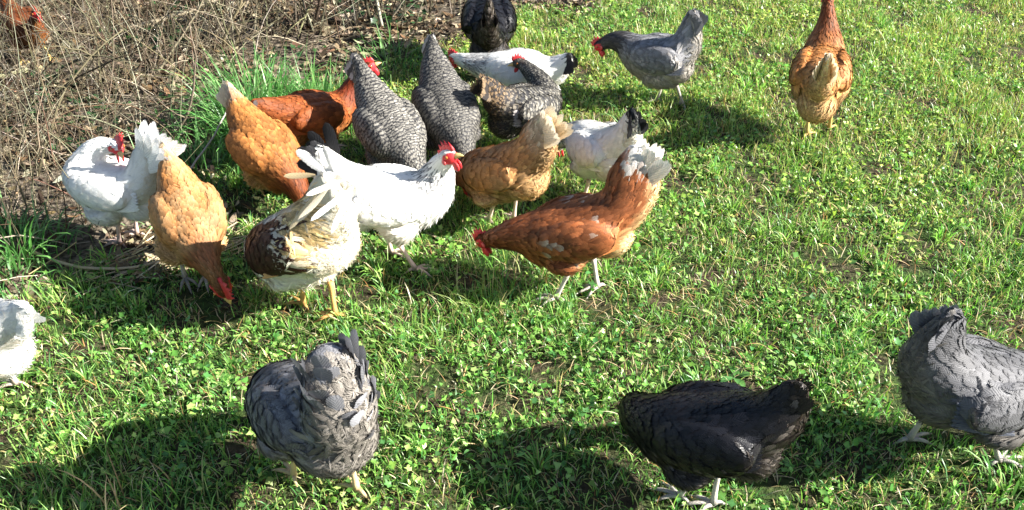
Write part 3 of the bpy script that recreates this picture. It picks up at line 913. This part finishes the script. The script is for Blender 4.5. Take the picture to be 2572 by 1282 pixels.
    pw = (RS.rand(NC) < .05 + .30 * low) & ~face_mask(P) & (P[:, 2] > .06 * s) & (k_ < 5.2)
    WP, WN, WI, wlow = P[pw], N[pw], I['i'][pw], low[pw]
    # even spacing: keep a sample only when no kept one is near
    keep = np.zeros(NC, bool); grid = {}
    space = .50 * Wf; cell = .012 * s
    ci = np.floor(P / cell).astype(int)
    for q in range(NC):
        a_, b_, c_ = ci[q]; ok = True; r2 = space[q] ** 2; pq = P[q]
        for dx in (-1, 0, 1):
            for dy in (-1, 0, 1):
                for dz in (-1, 0, 1):
                    for w in grid.get((a_ + dx, b_ + dy, c_ + dz), ()):
                        e = P[w] - pq
                        if e[0] * e[0] + e[1] * e[1] + e[2] * e[2] < r2:
                            ok = False; break
                    if not ok: break
                if not ok: break
            if not ok: break
        if ok:
            keep[q] = True; grid.setdefault((a_, b_, c_), []).append(q)
    keep &= ~face_mask(P)
    keep &= ~((P[:, 2] < .07 * s))
    P, N, Lf, Wf, low = P[keep], N[keep], Lf[keep], Wf[keep], low[keep]
    I = info(P); k_ = I['k']; n = len(P)
    D = -t[I['i']]
    D = D + low[:, None] * A(-.1, 0, -.9) + RS.normal(0, .09, (n, 3)) * (1 + 1.6 * low[:, None])
    if kind == 'rooster':
        sad = (sm(.7, 1.1, k_) * (1 - sm(1.9, 2.3, k_)))[:, None]; D = D + sad * A(0, 0, -1.1)
    D = unit(D - N * (D * N).sum(1, keepdims=True))
    cb, ct, cc = SCHEMES[kind](I)
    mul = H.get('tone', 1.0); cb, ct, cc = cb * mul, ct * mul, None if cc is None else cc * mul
    lift = H.get('lift', .55 if kind in ('white', 'sussex', 'rooster') else .8) * (.0026 + .0045 * low * RS.rand(n) ** 2 + RS.rand(n) ** 2 * .004)[:, None] * s
    # folded-wing coverts are kept apart from the rest of the plumage
    wc = (B_ * .7 + S_ * .3) + A(-.012 * s, 0, .008 * s)
    wm = (np.abs((P[:, 0] - wc[0]) / (.105 * s)) ** 2 + np.abs((P[:, 2] - wc[2]) / (.058 * s)) ** 2 < 1) & (np.abs(P[:, 1]) > .055 * s * gi)
    Lf = np.where(wm, Lf * 1.5, Lf); Wf = np.where(wm, Wf * 1.35, Wf)
    fm = FMAT.get(kind, M_FEATHER)
    g = Geo(); q = ~wm
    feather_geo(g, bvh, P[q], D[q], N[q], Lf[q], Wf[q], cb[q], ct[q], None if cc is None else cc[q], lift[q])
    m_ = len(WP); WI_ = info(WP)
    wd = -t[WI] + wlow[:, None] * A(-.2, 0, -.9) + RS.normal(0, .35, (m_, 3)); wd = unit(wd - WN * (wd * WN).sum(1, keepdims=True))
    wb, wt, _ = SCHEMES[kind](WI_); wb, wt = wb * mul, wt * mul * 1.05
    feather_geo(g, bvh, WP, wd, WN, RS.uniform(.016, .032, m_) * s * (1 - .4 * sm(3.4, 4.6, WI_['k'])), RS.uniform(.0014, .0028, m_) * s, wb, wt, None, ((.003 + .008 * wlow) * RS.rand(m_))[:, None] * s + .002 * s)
    obj('plumage', g.mesh('plumage', fm), root, 'stuff')
    for sd in (1, -1):
        q = wm & (P[:, 1] * sd > 0)
        g = Geo()
        if q.sum() == 0: continue
        feather_geo(g, bvh, P[q], D[q], N[q], Lf[q], Wf[q], cb[q], ct[q], None if cc is None else cc[q], lift[q] + .001)
        wing = obj('wing', g.mesh('wing', fm), root)
        wcol = WINGC[kind]
        for f in range(6):
            u = f / 5
            p0 = B_ * (.55 + .1 * u) + S_ * (.45 - .1 * u) + A(-.02 * s, sd * (.116 - .012 * u) * s * fat * gi, (-.032 + .036 * u) * s)
            dd = -tb + A(0, -.20 * sd, -.05 + .14 * u)
            gf = big_feather(p0, dd, A(0, sd, .35 + .3 * u), (.135 - .012 * u) * s, .021 * s, wcol * (1 + .06 * RS.randn()), wcol * A(1.15, 1.18, 1.25) if kind != 'grey' else wcol * .9, -.06)
            obj('flight_feather', gf.mesh('flight_feather', fm), wing)
    # --- tail feathers, a tent of two fans
    T_ = sp[0]; tv = T_ - R_; tl = np.linalg.norm(tv); td = tv / tl
    tn = H.get('tail_n', 5); fan = H.get('fan', .38); ts = H.get('splay', .10)
    tcb, tct = H.get('tailcol', TAILC[kind])
    tup = unit(np.cross(A(0, 1., 0), td)); tup = tup * (1 if tup[0] > 0 else -1)       # forward side of the tail
    tmat = M_BARRED if kind == 'barred' else M_SPECKLED if kind == 'speckled' else (M_BLACK if kind in ('black',) else M_TAIL)
    for sd in (1, -1):
        for f in range(tn):
            u = f / max(1, tn - 1)
            ang = -fan * u + H.get('fan0', .06) + RS.normal(0, .03)
            dd = td * math.cos(ang) + tup * math.sin(ang) + A(0, sd * ts * (.5 + .8 * u), 0)
            p0 = R_ + td * tl * .28 + A(0, sd * (.006 + .012 * u) * s, 0) - tup * .02 * u * s
            Lt = tl * H.get('tail_l', .78) * (1 - .12 * u) * RS.uniform(.95, 1.05)
            gf = big_feather(p0, dd, A(0, sd, 0) + tup * .35, Lt, H.get('tail_w', .030) * s, tcb * math.exp(.2 * RS.randn()), tct * math.exp(.12 * RS.randn()), RS.uniform(-.04, .08), edge=H.get('tailedge'))
            obj('tail_feather', gf.mesh('tail_feather', tmat), root)
    for (p0, dd, nn_, l_, w_, c_) in H.get('extra', []):
        gf = big_feather(A(*p0), A(*dd), A(*nn_), l_, w_, A(*c_), A(*c_), .12)
        obj('tail_feather', gf.mesh('tail_feather', M_TAIL), root)
    # large rounded coverts standing off the sides of the tail
    for q in range(H.get('coverts', 0)):
        kq = RS.uniform(.12, 1.15); iq = int(round(kq * 10)); a_ = RS.uniform(-.35, np.pi + .35)
        if H.get('rear'): a_ = RS.uniform(np.pi * .75, np.pi * 2.25)
        o_ = math.cos(a_) * lat[iq] * rw[iq] + math.sin(a_) * up[iq] * (ru[iq] if math.sin(a_) > 0 else rd[iq])
        on = unit(o_ + t[iq] * .0)
        dd = -t[iq] + on * RS.uniform(.02, .22) + RS.normal(0, .12, 3)
        cq = tct * math.exp(.28 * RS.randn())
        gf = big_feather(c[iq] + o_ * .88, dd, on, RS.uniform(.045, .07) * s, RS.uniform(.024, .034) * s, cq * .75, cq * 1.05, RS.uniform(-.12, .05), edge=cq * .7)
        obj('tail_covert', gf.mesh('tail_covert', tmat), root)
    # --- legs
    lc = A(*H.get('leg', (.62, .42, .33)))
    for sd, hip, hock, foot in legs:
        g = Geo()
        w = np.linspace(0, 1, 7)[:, None]
        sh = hock * (1 - w) + (foot + A(0, 0, .010)) * w
        lcv = lc * (np.array([1, 1, .95, 1, .9, .8, .6]) * np.exp(RS.normal(0, .08, 7)))[:, None]
        tube(g, sh, np.array([.0085, .0072, .0062, .0060, .0062, .0072, .0085]) * s, 8, lcv)
        gd = unit(A(foot[0] - hock[0], foot[1] - hock[1], 0) + A(.03, 0, 0)) * .5 + A(.5, 0, 0)
        fa = math.atan2(gd[1], gd[0])
        for a_, l_ in ((-.55, .046), (0, .060), (.55, .046), (math.pi - .25 * sd, .026)):
            dd = A(math.cos(fa + a_), math.sin(fa + a_), 0)
            q0 = foot + A(0, 0, .009); w4 = np.linspace(0, 1, 6)[:, None]
            pts = q0 + dd * l_ * s * w4 + A(0, 0, 1) * (.006 * np.sin(w4 * 3.1) - .006 * w4)
            tube(g, pts, np.array([.0062, .0052, .0050, .0046, .0040, .0026]) * s, 7, lc * (np.array([.85, .9, .7, .85, .7, .6]) * RS.uniform(.75, 1.05))[:, None])
            tube(g, np.array([pts[-1], pts[-1] + dd * .006 * s - A(0, 0, .002), pts[-1] + dd * .011 * s - A(0, 0, .006)]), np.array([.0025, .0018, .0004]) * s, 6, lc * .55)
        obj('leg', g.mesh('leg', M_LEG), root)
    # --- head furniture
    if H.get('nohead'): return root
    g = Geo(); bp = H_ + bd * .030 * hs - hu * .003 * hs
    w = np.linspace(0, 1, 6)[:, None]
    tube(g, bp + bd * .024 * hs * w - hu * .006 * hs * w ** 2, np.array([.0085, .0078, .0066, .005, .003, .0006]) * hs, 8, A(*H.get('beakcol', (.62, .42, .16))))
    obj('beak', g.mesh('beak', M_HORN), root)
    # comb: serrated blade
    cz = H.get('comb', 1.0); nsp = 5
    top = []; x0, x1 = .034, -.016
    for q in range(nsp * 2 + 1):
        u = q / (nsp * 2); xx = x0 + (x1 - x0) * u
        env = math.sin(math.pi * min(1, .18 + .82 * u)) ** .6 if u < 1 else .35
        hh = (.013 + (.013 if q % 2 else .0)) * max(.45, env)
        top.append((xx - .006 * u * (q % 2), hh))
    top = np.array(top); nb_ = len(top)
    base_h = .0185 - .25 * np.abs(top[:, 0] - .008)
    V = []
    for layer, (ofs, thick) in enumerate(((0, .0032), (.5, .0030), (1.0, .0009))):
        for sd in (1, -1):
            for (xx, hh), bh in zip(top, base_h):
                V.append(H_ + (bd * (xx + .0) + hu * (bh + hh * cz * ofs) + hs_ * (sd * thick + H.get('flop', 0) * (hh * ofs) ** 1)) * hs)
    f4 = []
    idx = lambda l, sd, q: (l * 2 + sd) * nb_ + q
    for l in (0, 1):
        for q in range(nb_ - 1):
            f4 += [[idx(l, 0, q), idx(l, 0, q + 1), idx(l + 1, 0, q + 1), idx(l + 1, 0, q)], [idx(l, 1, q + 1), idx(l, 1, q), idx(l + 1, 1, q), idx(l + 1, 1, q + 1)]]
        for q in (0, nb_ - 1):
            e = [idx(l, 0, q), idx(l + 1, 0, q), idx(l + 1, 1, q), idx(l, 1, q)]
            f4.append(e if q == 0 else e[::-1])
    for q in range(nb_ - 1): f4.append([idx(2, 0, q), idx(2, 0, q + 1), idx(2, 1, q + 1), idx(2, 1, q)])
    g = Geo(); g.add(V, f4, None, RED * A(1.05, 1, 1)); obj('comb', g.mesh('comb', M_COMB), root)
    for sd in (1, -1):
        g = Geo(); wl = H.get('wattle', 1.0)
        ellipsoid(g, H_ + (bd * .020 - hu * (.020 + .008 * wl) + hs_ * sd * .007) * hs, A(.0095, .0035, .015 * wl) * hs, RED, np.stack([bd, hs_, hu]))
        obj('wattle', g.mesh('wattle', M_COMB), root)
        g = Geo(); ellipsoid(g, H_ + (bd * .0 - hu * .006 + hs_ * sd * .020) * hs, A(.006, .002, .0075) * hs, RED * A(1.1, 2.5, 2.2), np.stack([bd, hs_, hu]), 8, 6)
        obj('earlobe', g.mesh('earlobe', M_COMB), root)
        e_c = H_ + (bd * .014 + hu * .005 + hs_ * sd * .0185) * hs
        g = Geo(); ellipsoid(g, e_c, A(.0042, .0030, .0042) * hs, A(.45, .16, .03), np.stack([bd, hs_, hu]), 10, 8)
        ellipsoid(g, e_c + hs_ * sd * .0016 * hs, A(.0022, .0018, .0022) * hs, A(.004, .004, .004), np.stack([bd, hs_, hu]), 8, 6)
        obj('eye', g.mesh('eye', M_EYE), root)
    return root

FIT = {
    1: ((-1.30, 1.571), 163.7, 0.965, [(-0.285, 0.007, 0.328), (-0.18, -0.005, 0.254), (-0.057, -0.006, 0.199), (0.072, 0.0, 0.175), (0.131, 0.0, 0.151), (0.176, 0.0, 0.109), (0.206, 0.0, 0.056)], [(-0.097, -0.04)]),
    2: ((-1.176, 2.223), 170.8, 0.946, [(-0.181, 0.007, 0.397), (-0.115, 0.007, 0.256), (-0.029, 0.003, 0.222), (0.059, -0.003, 0.237), (0.052, -0.026, 0.283), (0.008, -0.035, 0.327), (-0.046, -0.034, 0.334)], [(0.014, -0.003), (-0.016, -0.056)]),
    3: ((-0.885, 2.028), -62.8, 0.951, [(-0.207, 0.003, 0.34), (-0.122, 0.008, 0.278), (-0.011, 0.012, 0.218), (0.084, 0.012, 0.18), (0.134, 0.017, 0.155), (0.164, 0.025, 0.131), (0.179, 0.035, 0.099)], [(-0.007, -0.036), (0.011, 0.015)]),
    4: ((-0.773, 2.485), -47.6, 0.938, [(-0.211, 0.001, 0.344), (-0.124, -0.003, 0.267), (-0.011, -0.003, 0.204), (0.09, -0.001, 0.158), (0.145, 0.002, 0.128), (0.181, 0.0, 0.096), (0.207, 0.0, 0.048)], [(0.046, 0.044), (-0.086, -0.013)]),
    5: ((-0.647, 2.756), 33.1, 0.928, [(-0.228, -0.007, 0.281), (-0.152, 0.003, 0.228), (-0.052, -0.0, 0.196), (0.056, -0.002, 0.189), (0.108, 0.001, 0.224), (0.133, -0.002, 0.265), (0.170, -0.030, 0.318)], []),
    6: ((-0.38, 2.537), -56.8, 0.986, [(-0.242, -0.002, 0.393), (-0.139, -0.001, 0.303), (-0.019, 0.001, 0.235), (0.082, -0.001, 0.187), (0.134, -0.003, 0.161), (0.18, 0.0, 0.115), (0.21, 0.0, 0.06)], []),
    7: ((-0.206, 2.673), -72.0, 0.994, [(-0.24, 0.003, 0.397), (-0.148, -0.005, 0.319), (-0.024, -0.006, 0.239), (0.084, -0.001, 0.187), (0.138, 0.002, 0.161), (0.183, 0.0, 0.115), (0.213, 0.0, 0.06)], []),
    8: ((-0.097, 3.593), 92.2, 1.072, [(-0.269, 0.0, 0.387), (-0.173, 0.001, 0.227), (-0.042, 0.0, 0.226), (0.078, 0.0, 0.235), (0.133, 0.0, 0.271), (0.166, 0.0, 0.331), (0.193, 0.0, 0.385)], []),
    9: ((0.02, 3.077), 159.8, 0.942, [(-0.208, 0.007, 0.283), (-0.13, 0.001, 0.219), (-0.021, 0.002, 0.205), (0.089, 0.003, 0.194), (0.151, 0.006, 0.201), (0.201, 0.009, 0.208), (0.249, -0.004, 0.209)], []),
    10: ((0.053, 2.797), 36.8, 0.925, [(-0.209, -0.027, 0.341), (-0.121, -0.011, 0.24), (-0.03, -0.027, 0.196), (0.06, -0.015, 0.187), (0.092, 0.034, 0.212), (0.097, 0.102, 0.241), (0.097, 0.165, 0.257)], []),
    11: ((0.573, 3.183), 155.4, 0.992, [(-0.097, 0.004, 0.401), (-0.072, 0.001, 0.275), (0.001, 0.005, 0.215), (0.102, 0.002, 0.218), (0.161, -0.003, 0.238), (0.209, -0.001, 0.238), (0.248, 0.002, 0.219)], [(-0.091, -0.024), (0.013, -0.024)]),
    12: ((1.109, 2.976), 72.8, 1.035, [(-0.253, 0.005, 0.387), (-0.151, 0.004, 0.259), (-0.033, 0.007, 0.236), (0.086, 0.004, 0.253), (0.144, 0.006, 0.302), (0.177, 0.012, 0.367), (0.205, 0.023, 0.424)], [(-0.071, 0.011), (0.003, -0.065)]),
    13: ((0.29, 2.46), 117.8, 0.982, [(-0.16, 0.02, 0.403), (-0.104, 0.002, 0.292), (-0.012, 0.005, 0.216), (0.103, 0.009, 0.196), (0.167, 0.017, 0.18), (0.215, 0.018, 0.146), (0.256, 0.01, 0.11)], []),
    14: ((-0.045, 2.325), 144.4, 0.974, [(-0.179, 0.005, 0.426), (-0.122, -0.002, 0.303), (-0.033, -0.001, 0.22), (0.067, 0.001, 0.18), (0.12, 0.001, 0.15), (0.183, 0.0, 0.132), (0.235, 0.0, 0.107)], [(0.026, 0.01), (-0.03, -0.045)]),
    15: ((0.171, 1.96), 181.2, 1.003, [(-0.158, -0.008, 0.449), (-0.111, 0.002, 0.298), (-0.007, 0.004, 0.225), (0.097, 0.0, 0.204), (0.16, -0.007, 0.198), (0.204, -0.016, 0.181), (0.241, -0.041, 0.159)], [(0.053, 0.04), (-0.067, -0.012)]),
    16: ((-0.329, 2.098), 1.5, 1.014, [(-0.204, 0.001, 0.403), (-0.135, 0.004, 0.297), (-0.028, -0.002, 0.24), (0.08, 0.001, 0.238), (0.121, 0.013, 0.284), (0.139, 0.005, 0.33), (0.155, -0.021, 0.368)], [(0.052, -0.036), (-0.024, 0.05)]),
    17: ((-0.537, 1.881), 148.3, 1.089, [(-0.147, 0.021, 0.476), (-0.1, -0.002, 0.363), (-0.006, 0.005, 0.256), (0.096, 0.006, 0.192), (0.150, -0.012, 0.160), (0.178, -0.04, 0.115), (0.178, -0.075, 0.070)], [(-0.071, -0.011), (0.035, -0.002)]),
    18: ((-0.405, 1.281), 128.9, 1.053, [(-0.142, 0.006, 0.480), (-0.125, -0.004, 0.318), (-0.012, 0.001, 0.262), (0.105, 0.011, 0.215), (0.155, 0.0, 0.173), (0.199, 0.0, 0.123), (0.23, 0.0, 0.065)], [(-0.058, -0.05), (0.064, 0.036)]),
    19: ((0.388, 1.248), 162.2, 0.983, [(-0.150, -0.002, 0.384), (-0.106, 0.001, 0.292), (-0.011, 0.002, 0.233), (0.089, -0.002, 0.21), (0.140, -0.03, 0.195), (0.150, -0.075, 0.175), (0.145, -0.115, 0.145)], [(0.034, 0.004), (-0.037, 0.003)]),
    20: ((1.017, 1.359), 9.0, 1.02, [(-0.185, -0.009, 0.453), (-0.166, 0.011, 0.317), (-0.06, 0.006, 0.24), (0.055, 0.013, 0.217), (0.135, 0.0, 0.187), (0.197, 0.0, 0.155), (0.25, 0.0, 0.124)], [(0.055, -0.017), (-0.109, 0.071)]),
    21: ((-2.05, 3.62), -42.0, 0.809, [(-0.194, 0.0, 0.314), (-0.113, 0.0, 0.216), (-0.022, 0.0, 0.183), (0.069, -0.001, 0.153), (0.105, -0.006, 0.182), (0.133, -0.002, 0.222), (0.158, -0.0, 0.252)], []),
}
PINK, YEL, GREYLEG = (.70, .52, .44), (.62, .42, .14), (.40, .36, .31)
HENS = [
    dict(fit=FIT[1], kind='white', leg=PINK, label='white hen cut off by the left edge with only its rear in view', tail_l=.6),
    dict(fit=FIT[2], girth=.8, fluff=.8, kind='white', leg=PINK, beak=A(-.62, .62, -.25), fan=.72, fan0=.15, splay=.12, tail_n=8, tail_l=.92, tail_w=.032, comb=1.3, flop=.9, wattle=1.3,
         label='white hen with a fanned tail preening over its back on the leaf litter'),
    dict(fit=FIT[3], girth=.79, flop=.5, comb=2.0, headscale=1.35, wattle=1.5, pale=.42, headup=(1, 0, .3), kind='buff', leg=GREYLEG, label='buff hen pecking at the lawn in front of the preening white hen'),
    dict(fit=FIT[4], kind='buff', leg=YEL, label='golden hen with a pale tail tip bending down beside the tall grass tuft'),
    dict(fit=FIT[5], kind='red', leg=PINK, label='dark red hen standing side on behind the golden hen', fan=.5),
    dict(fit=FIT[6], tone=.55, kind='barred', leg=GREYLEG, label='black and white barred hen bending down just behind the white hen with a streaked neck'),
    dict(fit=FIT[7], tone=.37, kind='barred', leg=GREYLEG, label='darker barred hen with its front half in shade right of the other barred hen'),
    dict(fit=FIT[8], kind='black', leg=GREYLEG, label='black hen standing with its back to us at the top edge beside the litter', tail_l=.5, fluff=1.1),
    dict(fit=FIT[9], kind='sussex', leg=PINK, label='white hen with streaked neck stretching left before the black hen at the top'),
    dict(fit=FIT[10], kind='speckled', leg=GREYLEG, beak=A(-.8, .6, -.1), darkface=1, label='dark speckled brownish hen looking back over its shoulder'),
    dict(fit=FIT[11], tone=1.3, kind='grey', leg=GREYLEG, label='grey hen with a dark neck and red face looking left on the far lawn'),
    dict(fit=FIT[12], neckw=1.35, girth=.82, pale=.2, tone=1.1, tailfat=1.1, kind='buff', leg=YEL, label='ginger hen walking away alone at the upper right of the lawn'),
    dict(fit=FIT[13], kind='sussex', leg=PINK, label='plump white hen with a black tail pecking behind the brown and white hen', fan=.3, tail_n=4, fluff=1.15),
    dict(fit=FIT[14], pale=.25, tailfat=1.5, kind='buff', leg=PINK, label='buff hen with a raised cream tail fan seen from behind at the centre', fan=.62, fan0=.12, tail_n=9, tail_l=.92, tail_w=.026, tailcol=(A(.62, .42, .2), A(.82, .74, .6)), fluff=1.15),
    dict(fit=FIT[15], tailend=.014, tailfat=1.6, kind='brown', leg=(.66, .58, .5), label='chestnut brown hen with white wing flecks and a pale tail leaning left over the grass', tail_n=8, fan=.5, tail_l=.85, tail_w=.03),
    dict(fit=FIT[16], neckw=1.15, kind='sussex', leg=PINK, label='white hen with streaked neck and upright red comb facing right', comb=1.2, fan=.5, fan0=.15,
         extra=[((-.17, -.03, .33), (-.1, 0, .12), (0, -1, .2), .10, .030, (.78, .78, .76)), ((-.145, -.03, .33), (-.02, 0, .12), (0, -1, .2), .09, .02, (.8, .8, .78)), ((-.15, .0, .335), (-.45, .1, .9), (0, -1, .1), .12, .034, (.012, .012, .014)), ((-.14, .01, .335), (-.15, .15, .95), (0, -1, .1), .125, .034, (.01, .01, .012)), ((-.155, -.01, .33), (-.8, 0, .75), (0, -1, .1), .11, .03, (.014, .014, .016))]),
    dict(fit=FIT[17], girth=.98, tailfat=1.3, name='rooster', cat='rooster', kind='rooster', leg=(.60, .34, .11), label='cream rooster with a mahogany brown wing patch bending away from us', fluff=1.2,
         extra=[((-.215, .02, .47), (.50, .85, -.55), (-.53, .85, .5), .12, .0145, (.8, .79, .75)), ((-.20, .03, .49), (.75, .7, -.35), (-.53, .85, .5), .09, .0145, (.78, .74, .66)),
                ((-.17, .05, .47), (.55, .55, -.8), (-.4, .85, .4), .11, .0145, (.72, .64, .48)), ((-.20, .0, .46), (.1, .7, -.8), (-.6, .8, .4), .12, .0145, (.8, .78, .72)),
                ((-.14, .06, .45), (.6, .3, -.9), (-.3, .9, .3), .12, .0145, (.70, .58, .38)), ((-.13, .045, .49), (.9, .25, -.2), (-.1, .8, .6), .08, .0145, (.66, .5, .28))]),
    dict(fit=FIT[18], coverts=46, rear=1, tailcol=(A(.19, .19, .21), A(.25, .25, .27)), girth=.88, tailfat=1.1, tailside=.026, tailend=.016, taillat=1.7, bigf=.5, tail_n=5, splay=.10, fan=.4, fan0=.15, tail_l=.62, kind='grey', leg=(.66, .48, .26), label='large grey hen seen from behind in the foreground with one yellow leg showing', fluff=1.2, fluffup=.025, fat=.92, tail_w=.036),
    dict(fit=FIT[19], comb=.25, tailfat=1.2, girth=.85, kind='black', leg=(.55, .5, .44), label='black hen side on at the bottom edge with a tail pointing up', tail_l=.86, tail_n=4, fan=.25, fan0=.1, splay=.03, tail_w=.02),
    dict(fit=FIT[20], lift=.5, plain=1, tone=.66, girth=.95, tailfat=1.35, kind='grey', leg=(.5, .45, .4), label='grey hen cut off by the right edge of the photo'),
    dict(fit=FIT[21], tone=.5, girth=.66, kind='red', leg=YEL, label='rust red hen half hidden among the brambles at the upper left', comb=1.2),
]
for H in HENS:
    make_hen(H)

# ------------------------------------------------------------------ shrubs, tufts, weeds, straw
shrub(-2.25, 3.55, 9, .75, .35, .12, 'bare shrub in front of the rust red hen at the upper left')
shrub(-2.0, 3.36, 7, .5, .4, .12, 'low bramble with stems crossing in front of the rust red hen')
shrub(-1.95, 3.05, 12, .85, .55, .16, 'sprawling bramble with a dark hollow under it at the left edge')
shrub(-1.55, 3.30, 11, .8, .5, .14, 'tangled bramble right of the dark hollow')
shrub(-1.72, 2.62, 5, .55, .6, .12, 'low arching bramble above the tuft at the left edge')
shrub(-1.30, 2.85, 4, .5, .45, .10, 'thin bramble rising behind the preening white hen')
shrub(-1.18, 3.75, 9, .8, .15, .14, 'upright bare shrub between the brambles and the tall grass tuft', .008)
shrub(-.95, 3.95, 9, .8, .12, .10, 'thick stemmed bare shrub straight above the tall grass tuft', .010)
shrub(-.66, 4.05, 8, .8, .08, .10, 'upright canes behind the dark red hen', .009)
shrub(-.38, 4.15, 7, .7, .1, .12, 'thin canes above the tail of the centre barred hen', .006)
shrub(-.18, 4.35, 5, .6, .2, .10, 'sparse dry stalks left of the black hen at the top edge', .005)
shrub(-2.7, 4.2, 9, .9, .4, .2, 'bramble in the top left corner', .007)
FRESH = [(.09, .24, .055), (.14, .31, .08), (.06, .17, .04), (.2, .36, .13)]
LIME = [(.16, .30, .05), (.22, .33, .07), (.10, .22, .035)]
PALE = [(.45, .42, .22), (.36, .38, .16), (.25, .30, .1)]
for (x, y) in ((-.98, 3.02), (-.80, 3.04), (-1.08, 2.84), (-.66, 3.16)):
    pass
tuft(-.96, 3.0, 700, .30, .0052, .085, 'tall bright green grass tuft behind the golden hen', FRESH, (.1, 1.2))
tuft(-.72, 3.08, 350, .24, .005, .07, 'bright grass tuft above the back of the dark red hen', FRESH, (.1, 1.2))
tuft(-1.08, 2.68, 240, .17, .0042, .08, 'shaded green grass tuft left of the golden hen', FRESH, (.2, 1.4))
tuft(-1.47, 2.17, 170, .20, .0055, .065, 'wide bladed grass tuft at the left edge of the lawn', FRESH, (.2, 1.5))
tuft(-1.42, 2.02, 70, .16, .005, .05, 'drooping grass tuft just above the white hen at the left edge', FRESH, (.5, 1.8))
tuft(-.08, 1.9, 60, .12, .003, .04, 'yellowing grass tuft between the rooster and the chestnut hen', PALE + LIME, (.1, .9))
tuft(-.25, 1.75, 70, .11, .0034, .04, 'low leaning tuft under the rooster feet', LIME, (.5, 1.6), 2.8)
tuft(.46, 2.95, 60, .16, .0034, .07, 'loose pale blades behind the plump white hen with the black tail', PALE + FRESH, (.3, 1.4))
tuft(-.52, 3.6, 120, .18, .0042, .09, 'grass tuft between the two barred hens and the litter', FRESH, (.2, 1.3))
tuft(1.06, 2.82, 110, .11, .0034, .07, 'grass tuft at the feet of the ginger hen', LIME, (.2, 1.3))
tuft(.86, 2.25, 60, .12, .0034, .05, 'loose grass tuft in the middle of the right lawn', LIME, (.4, 1.5))
tuft(1.07, 1.27, 26, .16, .006, .03, 'broad grass blades at the lower right corner', FRESH, (.2, 1.1))
tuft(-.80, 1.22, 16, .15, .0032, .03, 'dry tan stalks at the bottom left of the lawn', DRY[:3], (.1, .9), 2.2)
tuft(-1.02, 2.36, 90, .09, .0038, .06, 'green tuft beside the leg of the preening white hen', FRESH, (.3, 1.4))
weed(-.71, 1.62, 8, .055, .022, 'pale green rosette weed left of the foreground grey hen', [(.12, .26, .07), (.16, .3, .08)])
weed(-.30, 3.72, 6, .06, .03, 'three lobed light weed above the tail of the darker barred hen', [(.14, .3, .08)])
weed(1.5, 2.05, 7, .05, .02, 'broad leaved weed on the right lawn above the cut off grey hen', [(.1, .22, .05)])
weed(.55, 1.62, 7, .05, .02, 'broad leaved weed right of the yellowing tuft above the black hen', [(.09, .2, .05)])

G = Geo()
for i in range(130):
    x = RS.normal(-1.08, .11); y = 2.12 + .35 * (x + 1.08) + RS.normal(0, .045)
    a = RS.normal(.6, .3); ln = RS.uniform(.06, .22)
    p = wig((x, y, gh(x, y) + RS.uniform(.004, .02)), (math.cos(a), math.sin(a), RS.normal(0, .06)), ln, 5, .12)
    p[:, 2] = np.maximum(p[:, 2], gh(x, y) + .003)
    tube(G, p, RS.uniform(.0012, .0028), 4, pick([(.5, .42, .26), (.42, .33, .19), (.58, .5, .34)], 1)[0], False)
o = obj('straw', G.mesh('straw', M_STRAW), kind='stuff'); o['label'] = 'flattened sheaf of dry straw at the feet of the preening white hen'

def stick(pts, r, label, col):
    p = np.array(pts, float); o0 = p[0].copy()
    t = np.linspace(0, len(p) - 1, 12); q = catmull(p, t) + RS.normal(0, .002, (12, 3))
    g = Geo(); tube(g, q - o0, np.linspace(r, r * .6, 12), 7, col)
    o = obj('fallen_stick', g.mesh('fallen_stick', M_WOOD)); o.location = o0
    tag(o, label, 'stick', 'sticks lying on the litter')
stick([(-1.42, 2.16, .015), (-1.25, 2.08, .02), (-1.08, 2.08, .02), (-.98, 2.16, .015)], .0055, 'curved tan stick below the preening white hen', A(.42, .34, .22))
stick([(-1.75, 3.9, .05), (-1.5, 4.02, .09), (-1.25, 4.16, .15)], .012, 'thick pale branch slanting through the brambles', A(.40, .33, .22))
stick([(-2.45, 3.28, .03), (-2.2, 3.34, .04), (-2.0, 3.45, .04)], .016, 'mossy log below the rust red hen', A(.30, .29, .16))
stick([(-1.12, 2.42, .02), (-1.03, 2.6, .10), (-.96, 2.75, .20)], .004, 'thin grey stick leaning between the preening white hen and the golden hen', A(.4, .36, .32))
